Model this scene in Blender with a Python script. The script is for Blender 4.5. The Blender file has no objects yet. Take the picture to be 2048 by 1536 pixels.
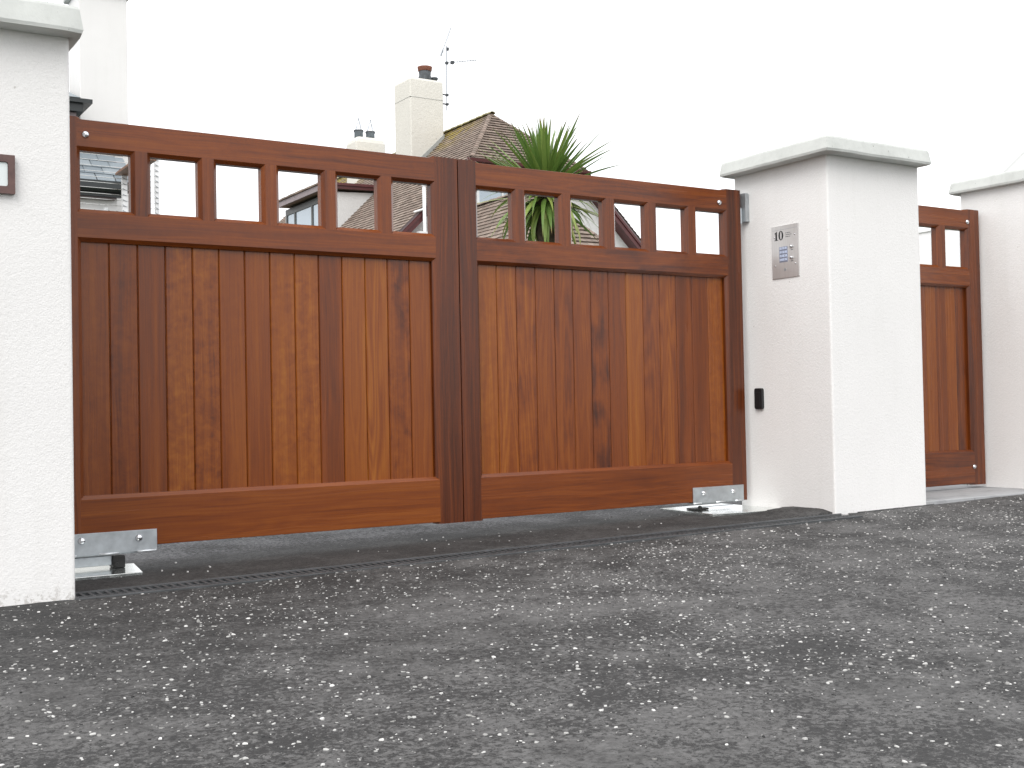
import bpy, math, random
import numpy as np
from mathutils import Vector, Matrix, noise as mn

random.seed(7)
rng = np.random.default_rng(7)
scene = bpy.context.scene
COL = scene.collection
R = math.radians

# ------------------------------------------------------------------ camera
cam_d = bpy.data.cameras.new('camera')
cam = bpy.data.objects.new('camera', cam_d)
COL.objects.link(cam)
cam_d.sensor_width = 36.0
cam_d.lens = 41.1956
cam_d.clip_start = 0.05
cam_d.clip_end = 2000.0
F = Vector((0.5346, 0.8449, 0.0206)).normalized()
RT = Vector((0.8451, -0.5343, -0.0195)).normalized()
UP = RT.cross(F).normalized()
RT = F.cross(UP).normalized()
M = Matrix((RT, UP, -F)).transposed().to_4x4()
M.translation = Vector((-1.025, -4.7988, 0.5235))
cam.matrix_world = M
scene.camera = cam

# ------------------------------------------------------------------ light
SUN_EL, SUN_AZ = 42.0, 230.0          # azimuth measured from +Y clockwise
world = bpy.data.worlds.new('World')
scene.world = world
world.use_nodes = True
wn, wl = world.node_tree.nodes, world.node_tree.links
wn.clear()
w_out = wn.new('ShaderNodeOutputWorld')
w_bg = wn.new('ShaderNodeBackground')
sky = wn.new('ShaderNodeTexSky')
sky.sky_type = 'NISHITA'
sky.sun_disc = False
sky.sun_elevation = R(SUN_EL)
sky.sun_rotation = R(SUN_AZ)
sky.air_density = 1.0
sky.dust_density = 3.0
hs = wn.new('ShaderNodeHueSaturation')
hs.inputs['Saturation'].default_value = 0.25
wl.new(sky.outputs[0], hs.inputs['Color'])
# overcast layer: a cloud deck, brighter towards the zenith
tc = wn.new('ShaderNodeTexCoord')
sp = wn.new('ShaderNodeSeparateXYZ')
wl.new(tc.outputs['Generated'], sp.inputs[0])
mr = wn.new('ShaderNodeMapRange')
mr.inputs['From Min'].default_value = 0.0
mr.inputs['From Max'].default_value = 1.0
mr.inputs['To Min'].default_value = 13.5
mr.inputs['To Max'].default_value = 17.5
wl.new(sp.outputs['Z'], mr.inputs['Value'])
cl = wn.new('ShaderNodeCombineColor')
for i, k in enumerate((0.985, 0.995, 1.02)):
    m_ = wn.new('ShaderNodeMath'); m_.operation = 'MULTIPLY'
    m_.inputs[1].default_value = k
    wl.new(mr.outputs[0], m_.inputs[0]); wl.new(m_.outputs[0], cl.inputs[i])
wm = wn.new('ShaderNodeMix'); wm.data_type = 'RGBA'
wm.inputs['Factor'].default_value = 0.85
wl.new(hs.outputs[0], wm.inputs['A']); wl.new(cl.outputs[0], wm.inputs['B'])
wl.new(wm.outputs['Result'], w_bg.inputs['Color'])
w_bg.inputs['Strength'].default_value = 0.11
wl.new(w_bg.outputs[0], w_out.inputs[0])

sun_d = bpy.data.lights.new('sun', 'SUN')
sun_d.energy = 1.5
sun_d.angle = R(40)
sun_d.color = (1.0, 0.97, 0.93)
sun = bpy.data.objects.new('sun', sun_d)
COL.objects.link(sun)
az, el = R(SUN_AZ), R(SUN_EL)
sdir = Vector((math.sin(az) * math.cos(el), math.cos(az) * math.cos(el), math.sin(el)))
sun.rotation_euler = sdir.to_track_quat('Z', 'Y').to_euler()

scene.view_settings.view_transform = 'Standard'
scene.view_settings.look = 'None'
scene.view_settings.exposure = 0.14
scene.view_settings.gamma = 1.0
scene.view_settings.use_curve_mapping = False

# ------------------------------------------------------------------ material helpers
class NT:
    def __init__(s, name):
        s.m = bpy.data.materials.new(name)
        s.m.use_nodes = True
        s.n, s.l = s.m.node_tree.nodes, s.m.node_tree.links
        s.b = s.n['Principled BSDF']
    def new(s, t, **kw):
        n = s.n.new(t)
        for k, v in kw.items():
            setattr(n, k, v)
        return n
    def link(s, a, b):
        s.l.new(a, b)
    def coord(s, kind='Object', scale=(1, 1, 1)):
        t = s.new('ShaderNodeTexCoord')
        mp = s.new('ShaderNodeMapping')
        mp.inputs['Scale'].default_value = scale
        s.link(t.outputs[kind], mp.inputs['Vector'])
        return mp.outputs[0]
    def noise(s, vec, scale, detail=3, rough=0.55, dist=0.0):
        n = s.new('ShaderNodeTexNoise')
        n.inputs['Scale'].default_value = scale
        n.inputs['Detail'].default_value = detail
        n.inputs['Roughness'].default_value = rough
        n.inputs['Distortion'].default_value = dist
        s.link(vec, n.inputs['Vector'])
        return n.outputs[0]
    def voro(s, vec, scale, feature='F1', out='Distance', rnd=1.0):
        n = s.new('ShaderNodeTexVoronoi', feature=feature)
        n.inputs['Scale'].default_value = scale
        n.inputs['Randomness'].default_value = rnd
        s.link(vec, n.inputs['Vector'])
        return n.outputs[out]
    def math(s, op, a, b=None, clamp=False):
        n = s.new('ShaderNodeMath', operation=op, use_clamp=clamp)
        for i, v in enumerate((a, b)):
            if v is None: continue
            if isinstance(v, (int, float)): n.inputs[i].default_value = v
            else: s.link(v, n.inputs[i])
        return n.outputs[0]
    def mapr(s, v, a, b, c=0.0, d=1.0):
        n = s.new('ShaderNodeMapRange')
        for k, x in zip(('From Min', 'From Max', 'To Min', 'To Max'), (a, b, c, d)):
            n.inputs[k].default_value = x
        s.link(v, n.inputs['Value'])
        return n.outputs[0]
    def ramp(s, v, stops):
        n = s.new('ShaderNodeValToRGB')
        e = n.color_ramp.elements
        while len(e) < len(stops): e.new(0.5)
        for x, (p, c) in zip(e, stops):
            x.position = p
            x.color = (*c, 1) if len(c) == 3 else c
        s.link(v, n.inputs[0])
        return n.outputs[0]
    def mix(s, f, a, b, blend='MIX'):
        n = s.new('ShaderNodeMix', data_type='RGBA', blend_type=blend)
        for k, v in (('Factor', f), ('A', a), ('B', b)):
            i = n.inputs[k] if k == 'Factor' else [q for q in n.inputs if q.name == k and q.type == 'RGBA'][0]
            if isinstance(v, (int, float)): i.default_value = v
            elif isinstance(v, tuple): i.default_value = (*v, 1) if len(v) == 3 else v
            else: s.link(v, i)
        return [o for o in n.outputs if o.type == 'RGBA'][0]
    def bump(s, h, strength=0.3, dist=0.01):
        n = s.new('ShaderNodeBump')
        n.inputs['Strength'].default_value = strength
        n.inputs['Distance'].default_value = dist
        s.link(h, n.inputs['Height'])
        s.link(n.outputs[0], s.b.inputs['Normal'])
    def col(s, c):
        if isinstance(c, tuple): s.b.inputs['Base Color'].default_value = (*c, 1)
        else: s.link(c, s.b.inputs['Base Color'])
    def set(s, **kw):
        for k, v in kw.items():
            k = k.replace('_', ' ')
            if isinstance(v, (int, float)): s.b.inputs[k].default_value = v
            else: s.link(v, s.b.inputs[k])

def plain(name, c, rough=0.5, metal=0.0, var=0.12, vscale=8.0, spec=0.5, bump=0.0, bscale=60):
    t = NT(name)
    v = t.coord()
    n = t.noise(v, vscale, 4)
    lo = tuple(max(0, x * (1 - var)) for x in c)
    hi = tuple(min(1, x * (1 + var)) for x in c)
    t.col(t.ramp(n, [(0.3, lo), (0.7, hi)]))
    t.set(Roughness=rough, Metallic=metal)
    t.b.inputs['Specular IOR Level'].default_value = spec
    if bump:
        t.bump(t.noise(v, bscale, 4), bump, 0.01)
    return t.m

def mat_render(name, c=(0.80, 0.79, 0.775), scale=1.0, stain=0.06, strength=0.40):
    """trowelled / roughcast wall render"""
    t = NT(name)
    v = t.coord()
    big = t.noise(v, 1.3 * scale, 5, 0.6)
    lo = tuple(x * (1 - stain) for x in c)
    base = t.ramp(big, [(0.3, lo), (0.65, c)])
    grit = t.noise(v, 95 * scale, 5, 0.65)
    base = t.mix(0.10, base, t.ramp(grit, [(0.3, (0.62, 0.61, 0.59)), (0.6, (0.86, 0.85, 0.84))]))
    # small dirt specks
    sp_ = t.mapr(t.noise(v, 40 * scale, 2), 0.74, 0.8)
    base = t.mix(t.math('MULTIPLY', sp_, 0.5), base, (0.35, 0.33, 0.29))
    # soil splashed up over the foot of the wall
    gp = t.new('ShaderNodeSeparateXYZ'); t.link(v, gp.inputs[0])
    low = t.mapr(gp.outputs['Z'], 0.012, 0.10, 1.0, 0.0)
    sple = t.mapr(t.math('ADD', t.noise(v, 60 * scale, 4, 0.7), t.math('MULTIPLY', low, 0.16)), 0.66, 0.74)
    base = t.mix(t.math('MULTIPLY', t.math('MULTIPLY', sple, low), 0.4), base, (0.25, 0.22, 0.18))
    streak = t.mapr(t.noise(t.coord('Object', (14, 14, 0.8)), 1.0, 3), 0.52, 0.8, 0.0, 0.10)
    base = t.mix(streak, base, (0.55, 0.55, 0.50))
    t.col(base)
    h = t.math('ADD', t.math('MULTIPLY', t.noise(v, 170 * scale, 4, 0.6), 0.7), t.math('MULTIPLY', t.noise(v, 75 * scale, 3, 0.6), 0.6))
    t.bump(h, strength, 0.006 / scale)
    t.set(Roughness=0.92)
    t.b.inputs['Specular IOR Level'].default_value = 0.15
    return t.m

def mat_wood():
    t = NT('varnished_hardwood')
    tcn = t.new('ShaderNodeTexCoord')
    oi = t.new('ShaderNodeObjectInfo')
    sc = t.new('ShaderNodeSeparateColor')
    t.link(oi.outputs['Color'], sc.inputs[0])
    hue, mot_w, knot_w, cath_w = sc.outputs[0], sc.outputs[1], sc.outputs[2], oi.outputs['Alpha']
    off = t.new('ShaderNodeVectorMath', operation='MULTIPLY_ADD')
    cmb = t.new('ShaderNodeCombineXYZ')
    for i, k in enumerate((13.7, 29.1, 53.3)):
        t.link(t.math('MULTIPLY', oi.outputs['Random'], k), cmb.inputs[i])
    off.inputs[1].default_value = (1, 1, 1)
    t.link(tcn.outputs['Object'], off.inputs[0]); t.link(cmb.outputs[0], off.inputs[2])
    P = off.outputs[0]
    def sc_(vec, s):
        n = t.new('ShaderNodeVectorMath', operation='MULTIPLY')
        n.inputs[1].default_value = s
        t.link(vec, n.inputs[0]); return n.outputs[0]
    # slow waver of the grain
    wav = t.noise(sc_(P, (6, 6, 1.6)), 1.0, 2)
    wv = t.new('ShaderNodeCombineXYZ')
    t.link(t.math('MULTIPLY', wav, 0.045), wv.inputs[0])
    pw = t.new('ShaderNodeVectorMath', operation='ADD')
    t.link(P, pw.inputs[0]); t.link(wv.outputs[0], pw.inputs[1])
    W = pw.outputs[0]
    broad = t.noise(sc_(W, (26, 26, 0.7)), 1.0, 3, 0.55)
    fine = t.noise(sc_(W, (150, 150, 2.4)), 1.0, 4, 0.6)
    cathn = t.noise(sc_(P, (13, 13, 0.85)), 1.0, 1.5, 0.4)
    cath = t.math('SINE', t.math('MULTIPLY', cathn, 75.0))
    cath = t.math('MULTIPLY', t.mapr(cath, -1.0, 1.0, -1.0, 0.5), t.math('MULTIPLY', cath_w, 0.13))
    mot = t.noise(sc_(W, (27, 27, 30)), 1.0, 3, 0.6, 0.5)
    mot = t.math('MULTIPLY', t.mapr(mot, 0.3, 0.7, -0.5, 0.5), t.math('MULTIPLY', mot_w, 0.27))
    kn = t.noise(sc_(P, (10, 10, 4.6)), 1.0, 3, 0.5, 0.35)
    kn = t.math('MULTIPLY', t.mapr(kn, 0.46, 0.74), t.math('MULTIPLY', knot_w, 0.40))
    x = t.math('ADD', hue, t.math('MULTIPLY', t.math('SUBTRACT', broad, 0.5), 0.48))
    x = t.math('ADD', x, t.math('MULTIPLY', t.math('SUBTRACT', fine, 0.5), 0.46))
    x = t.math('ADD', x, cath)
    x = t.math('ADD', x, mot)
    x = t.math('SUBTRACT', x, kn)
    c = t.ramp(x, [(0.0, (0.030, 0.0085, 0.0035)), (0.22, (0.088, 0.0205, 0.0055)), (0.42, (0.168, 0.0385, 0.0046)),
                   (0.62, (0.232, 0.0620, 0.0058)), (0.82, (0.300, 0.0980, 0.0095)), (1.0, (0.38, 0.150, 0.022))])
    t.col(c)
    pore = t.noise(sc_(W, (420, 420, 9)), 1.0, 2)
    t.bump(t.math('ADD', t.math('MULTIPLY', pore, 0.5), t.math('MULTIPLY', fine, 0.5)), 0.10, 0.002)
    t.set(Roughness=t.mapr(broad, 0.3, 0.7, 0.22, 0.30))
    t.b.inputs['Specular IOR Level'].default_value = 0.43
    return t.m

def mat_asphalt(name, lo, mid, hi, film=0.5, patch=True, blend=None):
    t = NT(name)
    v = t.coord()
    grain = t.noise(v, 150, 5, 0.75)
    st = t.voro(v, 110)
    stc = t.new('ShaderNodeTexVoronoi'); stc.inputs['Scale'].default_value = 110
    t.link(v, stc.inputs['Vector'])
    sepc = t.new('ShaderNodeSeparateColor'); t.link(stc.outputs['Color'], sepc.inputs[0])
    tone = t.math('ADD', t.math('MULTIPLY', grain, 0.6), t.math('MULTIPLY', sepc.outputs[0], 0.4))
    c = t.ramp(tone, [(0.25, lo), (0.5, mid), (0.78, hi)])
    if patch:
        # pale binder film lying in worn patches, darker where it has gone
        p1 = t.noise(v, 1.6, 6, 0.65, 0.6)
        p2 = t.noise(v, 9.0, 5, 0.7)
        # paler cover increases away from the foot of the walls and towards +x
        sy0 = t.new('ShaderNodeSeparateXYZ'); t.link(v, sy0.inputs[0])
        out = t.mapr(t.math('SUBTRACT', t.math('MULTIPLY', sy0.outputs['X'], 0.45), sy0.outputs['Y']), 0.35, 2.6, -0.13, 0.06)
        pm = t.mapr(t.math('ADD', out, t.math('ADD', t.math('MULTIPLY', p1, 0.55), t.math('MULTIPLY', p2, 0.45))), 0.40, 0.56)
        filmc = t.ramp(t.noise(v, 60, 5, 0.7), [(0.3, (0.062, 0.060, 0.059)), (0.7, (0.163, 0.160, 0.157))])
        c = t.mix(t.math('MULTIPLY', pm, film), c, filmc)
    if blend:
        # the dark band runs out raggedly into the grey drive
        sy = t.new('ShaderNodeSeparateXYZ'); t.link(v, sy.inputs[0])
        yy = t.math('ADD', sy.outputs['Y'], t.math('MULTIPLY', t.math('SUBTRACT', t.noise(v, 7, 5, 0.7), 0.5), 0.28))
        c = t.mix(t.mapr(yy, blend[0], blend[1]), c, t.ramp(tone, [(0.25, (0.05, 0.052, 0.055)), (0.5, (0.125, 0.129, 0.134)), (0.78, (0.23, 0.235, 0.24))]))
    # dark pits
    pitn = t.math('ADD', t.noise(v, 62, 7, 0.85, 0.2), t.math('MULTIPLY', t.math('SUBTRACT', t.noise(v, 3.2, 4, 0.6), 0.5), 0.45))
    pit = t.mapr(pitn, 0.515, 0.55)
    c = t.mix(t.math('MULTIPLY', pit, 0.85), c, (0.018, 0.018, 0.018))
    t.col(c)
    h = t.math('ADD', t.math('MULTIPLY', grain, 0.5), t.math('MULTIPLY', t.math('SUBTRACT', 1.0, st), 0.5))
    h = t.math('SUBTRACT', h, t.math('MULTIPLY', pit, 0.6))
    t.bump(h, 0.55, 0.006)
    t.set(Roughness=0.78)
    t.b.inputs['Specular IOR Level'].default_value = 0.35
    return t.m

def mat_tiles():
    """plain clay/concrete tiles, one tone per tile, lichen near the ridge"""
    t = NT('weathered_roof_tile')
    v = t.coord()
    g = t.new('ShaderNodeNewGeometry')
    isl = g.outputs['Random Per Island']
    c = t.ramp(isl, [(0.0, (0.19, 0.145, 0.12)), (0.35, (0.24, 0.185, 0.155)), (0.7, (0.28, 0.217, 0.182)), (1.0, (0.33, 0.265, 0.22))])
    dirt = t.noise(v, 7, 5, 0.65)
    c = t.mix(t.mapr(dirt, 0.42, 0.7, 0.0, 0.7), c, (0.13, 0.12, 0.10))
    sp_ = t.new('ShaderNodeSeparateXYZ'); t.link(v, sp_.inputs[0])
    lm = t.math('MULTIPLY', t.mapr(sp_.outputs['Z'], 8.9, 9.6), t.mapr(sp_.outputs['Y'], 27.0 - 32.0, 28.8 - 32.0))
    li = t.mapr(t.noise(v, 2.6, 5, 0.7), 0.42, 0.56)
    c = t.mix(t.math('MULTIPLY', lm, t.math('MULTIPLY', li, 0.9)), c, (0.36, 0.28, 0.06))
    l2 = t.mapr(t.noise(v, 5.5, 4, 0.7), 0.64, 0.72)
    c = t.mix(t.math('MULTIPLY', l2, 0.5), c, (0.16, 0.15, 0.07))
    t.col(c)
    t.bump(t.noise(v, 40, 4), 0.3, 0.01)
    t.set(Roughness=0.9)
    t.b.inputs['Specular IOR Level'].default_value = 0.2
    return t.m

def mat_island(name, stops, rough=0.8, spec=0.3):
    t = NT(name)
    g = t.new('ShaderNodeNewGeometry')
    c = t.ramp(g.outputs['Random Per Island'], stops)
    t.col(c)
    t.set(Roughness=rough)
    t.b.inputs['Specular IOR Level'].default_value = spec
    return t.m

def mat_objrand(name, stops, rough=0.6, spec=0.4, nscale=12, namt=0.35, dark=(0.05, 0.055, 0.06)):
    t = NT(name)
    oi = t.new('ShaderNodeObjectInfo')
    c = t.ramp(oi.outputs['Random'], stops)
    c = t.mix(t.mapr(t.noise(t.coord(), nscale, 4), 0.45, 0.75, 0, namt), c, dark)
    t.col(c)
    t.set(Roughness=rough)
    t.b.inputs['Specular IOR Level'].default_value = spec
    return t.m

def mat_leaf():
    t = NT('palm_leaf')
    oi = t.new('ShaderNodeObjectInfo')
    sc = t.new('ShaderNodeSeparateColor'); t.link(oi.outputs['Color'], sc.inputs[0])
    c = t.ramp(sc.outputs[0], [(0.0, (0.055, 0.115, 0.030)), (0.45, (0.135, 0.235, 0.048)), (0.8, (0.29, 0.36, 0.09)), (1.0, (0.36, 0.37, 0.14))])
    # length-wise streaks and a browned tip, z runs along the leaf
    v = t.coord('Object', (90, 90, 3))
    c = t.mix(t.mapr(t.noise(v, 1.0, 3), 0.4, 0.8, 0, 0.35), c, (0.25, 0.30, 0.09))
    uv = t.new('ShaderNodeUVMap')
    sx = t.new('ShaderNodeSeparateXYZ'); t.link(uv.outputs[0], sx.inputs[0])
    tip = t.math('MULTIPLY', t.mapr(sx.outputs['Y'], 0.86, 0.97), sc.outputs[1])
    c = t.mix(tip, c, (0.24, 0.15, 0.05))
    t.col(c)
    t.set(Roughness=0.42)
    t.b.inputs['Specular IOR Level'].default_value = 0.45
    tr = t.new('ShaderNodeBsdfTranslucent'); t.link(c, tr.inputs[0])
    ms = t.new('ShaderNodeMixShader'); ms.inputs[0].default_value = 0.22
    t.link(t.b.outputs[0], ms.inputs[1]); t.link(tr.outputs[0], ms.inputs[2])
    t.link(ms.outputs[0], t.n['Material Output'].inputs[0])
    return t.m

def mat_concrete(name, c=(0.43, 0.43, 0.41), stain=(0.27, 0.27, 0.25)):
    t = NT(name)
    v = t.coord()
    n = t.noise(v, 3.5, 6, 0.65, 0.3)
    b = t.ramp(n, [(0.3, stain), (0.5, c), (0.75, tuple(min(1, x * 1.12) for x in c))])
    n2 = t.noise(v, 28, 5, 0.7)
    b = t.mix(t.mapr(n2, 0.5, 0.8, 0, 0.35), b, tuple(x * 0.75 for x in c))
    hole = t.mapr(t.noise(v, 55, 1), 0.76, 0.80)
    b = t.mix(t.math('MULTIPLY', hole, 0.7), b, (0.12, 0.12, 0.11))
    t.col(b)
    t.bump(t.math('SUBTRACT', t.math('MULTIPLY', t.noise(v, 60, 5, 0.7), 0.6), hole), 0.35, 0.004)
    t.set(Roughness=0.85)
    t.b.inputs['Specular IOR Level'].default_value = 0.25
    return t.m

def mat_steel(name, c=(0.52, 0.54, 0.56), rough=0.42, metal=0.85, spangle=True):
    t = NT(name)
    v = t.coord()
    n = t.noise(v, 22, 4, 0.6)
    b = t.ramp(n, [(0.3, tuple(x * 0.82 for x in c)), (0.7, tuple(min(1, x * 1.1) for x in c))])
    if spangle:
        vc = t.new('ShaderNodeTexVoronoi'); vc.inputs['Scale'].default_value = 70
        t.link(v, vc.inputs['Vector'])
        sepc = t.new('ShaderNodeSeparateColor'); t.link(vc.outputs['Color'], sepc.inputs[0])
        b = t.mix(t.math('MULTIPLY', sepc.outputs[0], 0.18), b, tuple(x * 0.7 for x in c))
    t.col(b)
    t.set(Roughness=t.mapr(n, 0.3, 0.7, rough - 0.07, rough + 0.08), Metallic=metal)
    return t.m

def mat_brushed():
    t = NT('brushed_stainless')
    v = t.coord('Object', (600, 600, 6))
    n = t.noise(v, 1.0, 3)
    t.col(t.ramp(n, [(0.3, (0.60, 0.59, 0.575)), (0.7, (0.70, 0.69, 0.675))]))
    t.set(Roughness=0.34, Metallic=0.6)
    return t.m

MT = {
    'wood': mat_wood(),
    'render': mat_render('white_wall_render'),
    'cap': mat_concrete('cast_concrete', (0.56, 0.575, 0.55), (0.45, 0.465, 0.44)),
    'slab': mat_concrete('concrete_slab', (0.36, 0.365, 0.37), (0.22, 0.225, 0.23)),
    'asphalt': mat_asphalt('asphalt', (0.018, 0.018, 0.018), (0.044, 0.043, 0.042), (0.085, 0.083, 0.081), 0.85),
    'asphalt_strip': mat_asphalt('asphalt_dark', (0.016, 0.016, 0.016), (0.036, 0.035, 0.034), (0.070, 0.068, 0.066), 0.4, True, (0.10, 0.34)),
    'drive': mat_asphalt('grey_fine_asphalt', (0.05, 0.052, 0.055), (0.115, 0.119, 0.124), (0.21, 0.215, 0.22), 0.0, False),
    'chip': mat_island('white_chippings', [(0.0, (0.17, 0.165, 0.16)), (0.35, (0.34, 0.335, 0.32)), (0.75, (0.48, 0.475, 0.46)), (1.0, (0.64, 0.63, 0.61))], 0.75),
    'chip_dark': mat_island('grey_chippings', [(0.0, (0.025, 0.025, 0.025)), (0.55, (0.05, 0.05, 0.05)), (0.8, (0.12, 0.118, 0.115)), (1.0, (0.24, 0.235, 0.23))], 0.8),
    'galv': mat_steel('galvanised_steel', (0.50, 0.53, 0.55), 0.45, 0.8),
    'weld': mat_steel('bright_zinc', (0.82, 0.84, 0.86), 0.35, 0.6, False),
    'bolt': mat_steel('polished_bolt', (0.72, 0.73, 0.75), 0.16, 1.0, False),
    'plate': mat_steel('steel_lid', (0.74, 0.77, 0.75), 0.16, 0.95, False),
    'black_iron': plain('black_grease_iron', (0.018, 0.017, 0.016), 0.45, 0.3),
    'drain': plain('grey_drain_plastic', (0.052, 0.056, 0.059), 0.55, 0.0, 0.3, 14),
    'void': plain('drain_void', (0.006, 0.006, 0.006), 0.9),
    'stainless': mat_brushed(),
    'black_plastic': plain('black_plastic', (0.012, 0.0125, 0.014), 0.32),
    'ink': plain('black_print', (0.012, 0.013, 0.016), 0.5),
    'key': plain('translucent_key', (0.50, 0.56, 0.70), 0.3, 0.2),
    'key_gap': plain('key_surround', (0.30, 0.33, 0.42), 0.4, 0.3),
    'ceramic': plain('white_ceramic', (0.68, 0.73, 0.72), 0.15, 0.0, 0.02),
    'plaque': plain('stained_plaque_wood', (0.115, 0.060, 0.052), 0.4, 0.0, 0.25, 30),
    'roughcast': mat_render('cream_roughcast', (0.72, 0.70, 0.635), 0.12, 0.2, 0.35),
    'housewall': mat_render('house_roughcast', (0.66, 0.66, 0.65), 0.3, 0.12, 0.7),
    'tile': mat_tiles(),
    'ridge': plain('mossy_ridge_tile', (0.30, 0.27, 0.15), 0.9, 0.0, 0.45, 3.0, 0.2, 0.4, 25),
    'maroon': plain('maroon_paint', (0.085, 0.020, 0.020), 0.35, 0.0, 0.15, 3),
    'taupe': plain('taupe_fascia', (0.21, 0.165, 0.17), 0.45, 0.0, 0.1, 3),
    'darkframe': plain('dark_window_frame', (0.035, 0.036, 0.032), 0.4),
    'white_pvc': plain('white_upvc', (0.74, 0.75, 0.75), 0.35, 0.0, 0.04),
    'glass': plain('sky_tinted_glass', (0.36, 0.42, 0.47), 0.03, 0.35, 0.05, 1.2, 1.0),  # pale blue base colour carries a painted-in sky reflection
    'clay': plain('terracotta_pot', (0.20, 0.075, 0.045), 0.8, 0.0, 0.3, 9),
    'soot': plain('sooty_pot', (0.07, 0.078, 0.085), 0.8, 0.0, 0.4, 9),
    'potgrey': plain('grey_pot', (0.16, 0.19, 0.215), 0.7, 0.0, 0.2, 9),
    'aerial': plain('dull_aluminium', (0.30, 0.33, 0.36), 0.45, 0.5),
    'lead': plain('lead_flashing', (0.33, 0.34, 0.33), 0.6, 0.2),
    'slate': mat_objrand('blue_slate', [(0.0, (0.125, 0.150, 0.168)), (0.5, (0.165, 0.195, 0.215)), (1.0, (0.215, 0.245, 0.262))], 0.5, 0.4, 14, 0.4, (0.09, 0.105, 0.118)),
    'gutter': plain('black_gutter', (0.020, 0.024, 0.024), 0.35),
    'wire': mat_steel('wire_steel', (0.70, 0.70, 0.68), 0.3, 0.8, False),
    'post': plain('pale_post', (0.78, 0.78, 0.78), 0.4, 0.1, 0.06),
    'timber': plain('brown_timber', (0.20, 0.105, 0.065), 0.5, 0.0, 0.2, 20),
    'leaf': mat_leaf(),
    'trunk': plain('fibrous_trunk', (0.11, 0.085, 0.06), 0.95, 0.0, 0.5, 18, 0.1, 0.8, 40),
    'ground': plain('grassy_ground', (0.055, 0.065, 0.035), 0.95, 0.0, 0.4, 1.5),
    'farwall': plain('bright_white_wall', (0.88, 0.88, 0.88), 0.9, 0.0, 0.02),
    'farroof': plain('pale_roof', (0.90, 0.90, 0.90), 0.8, 0.0, 0.03),
}

# ------------------------------------------------------------------ mesh helpers
class MB:
    """collects vertices and faces of ONE mesh"""
    def __init__(s): s.v, s.f = [], []
    def add(s, vs, fs):
        o = len(s.v)
        s.v += [tuple(v) for v in vs]
        s.f += [tuple(i + o for i in f) for f in fs]
        return s
    def box(s, a, b):
        x0, y0, z0 = a; x1, y1, z1 = b
        return s.add([(x0, y0, z0), (x1, y0, z0), (x1, y1, z0), (x0, y1, z0), (x0, y0, z1), (x1, y0, z1), (x1, y1, z1), (x0, y1, z1)],
                     [(0, 3, 2, 1), (4, 5, 6, 7), (0, 1, 5, 4), (1, 2, 6, 5), (2, 3, 7, 6), (3, 0, 4, 7)])
    def prism(s, poly, axis, a, b):
        """poly: 2-D outline; extruded along axis from a to b"""
        n = len(poly)
        def p(u, v, w):
            return {'z': (u, v, w), 'y': (u, w, v), 'x': (w, u, v)}[axis]
        vs = [p(u, v, a) for u, v in poly] + [p(u, v, b) for u, v in poly]
        fs = [tuple(range(n))[::-1], tuple(range(n, 2 * n))]
        fs += [(i, (i + 1) % n, n + (i + 1) % n, n + i) for i in range(n)]
        return s.add(vs, fs)
    def tube(s, p, q, r, n=8, r2=None, cap=True):
        p, q = Vector(p), Vector(q)
        d = (q - p).normalized()
        a = d.orthogonal().normalized(); b = d.cross(a)
        r2 = r if r2 is None else r2
        vs = [p + (a * math.cos(t) + b * math.sin(t)) * r for t in [2 * math.pi * i / n for i in range(n)]]
        vs += [q + (a * math.cos(t) + b * math.sin(t)) * r2 for t in [2 * math.pi * i / n for i in range(n)]]
        fs = [(i, (i + 1) % n, n + (i + 1) % n, n + i) for i in range(n)]
        if cap: fs += [tuple(range(n))[::-1], tuple(range(n, 2 * n))]
        return s.add(vs, fs)
    def lathe(s, prof, c, axis='z', n=16):
        """prof: list of (radius, height)"""
        cx, cy, cz = c
        vs, fs = [], []
        for r, h in prof:
            for i in range(n):
                t = 2 * math.pi * i / n
                u, v = r * math.cos(t), r * math.sin(t)
                vs.append({'z': (cx + u, cy + v, cz + h), 'y': (cx + u, cy + h, cz + v), 'x': (cx + h, cy + u, cz + v)}[axis])
        for k in range(len(prof) - 1):
            for i in range(n):
                j = (i + 1) % n
                fs.append((k * n + i, k * n + j, (k + 1) * n + j, (k + 1) * n + i))
        fs.append(tuple(range(n))[::-1]); fs.append(tuple(range((len(prof) - 1) * n, len(prof) * n)))
        return s.add(vs, fs)
    def mesh(s, name, mat, smooth=False):
        me = bpy.data.meshes.new(name)
        me.from_pydata(s.v, [], s.f)
        import bmesh
        bm = bmesh.new(); bm.from_mesh(me)
        bmesh.ops.recalc_face_normals(bm, faces=bm.faces)
        bm.to_mesh(me); bm.free()
        me.materials.append(MT[mat])
        if smooth:
            for p in me.polygons: p.use_smooth = True
        return me

def link(name, me, parent=None, loc=(0, 0, 0), rot=(0, 0, 0), color=None, bevel=0.0, kind=None, label=None, segs=2):
    o = bpy.data.objects.new(name, me)
    COL.objects.link(o)
    o.location = loc; o.rotation_euler = rot
    if parent is not None: o.parent = parent
    if color: o.color = color
    if bevel:
        b = o.modifiers.new('bevel', 'BEVEL'); b.width = bevel; b.segments = segs; b.limit_method = 'ANGLE'; b.angle_limit = R(35)
    if kind: o['kind'] = kind
    if label: o['label'] = label
    return o
def thing(name, label, cat, loc=(0, 0, 0), group=None):
    o = bpy.data.objects.new(name, None)
    COL.objects.link(o)
    o.location = loc; o.empty_display_size = 0.1
    o['label'] = label; o['category'] = cat
    if group: o['group'] = group
    return o
def struct(name, me, loc=(0, 0, 0), label=None):
    o = link(name, me, loc=loc); o['kind'] = 'structure'
    if label: o['label'] = label
    return o

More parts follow.
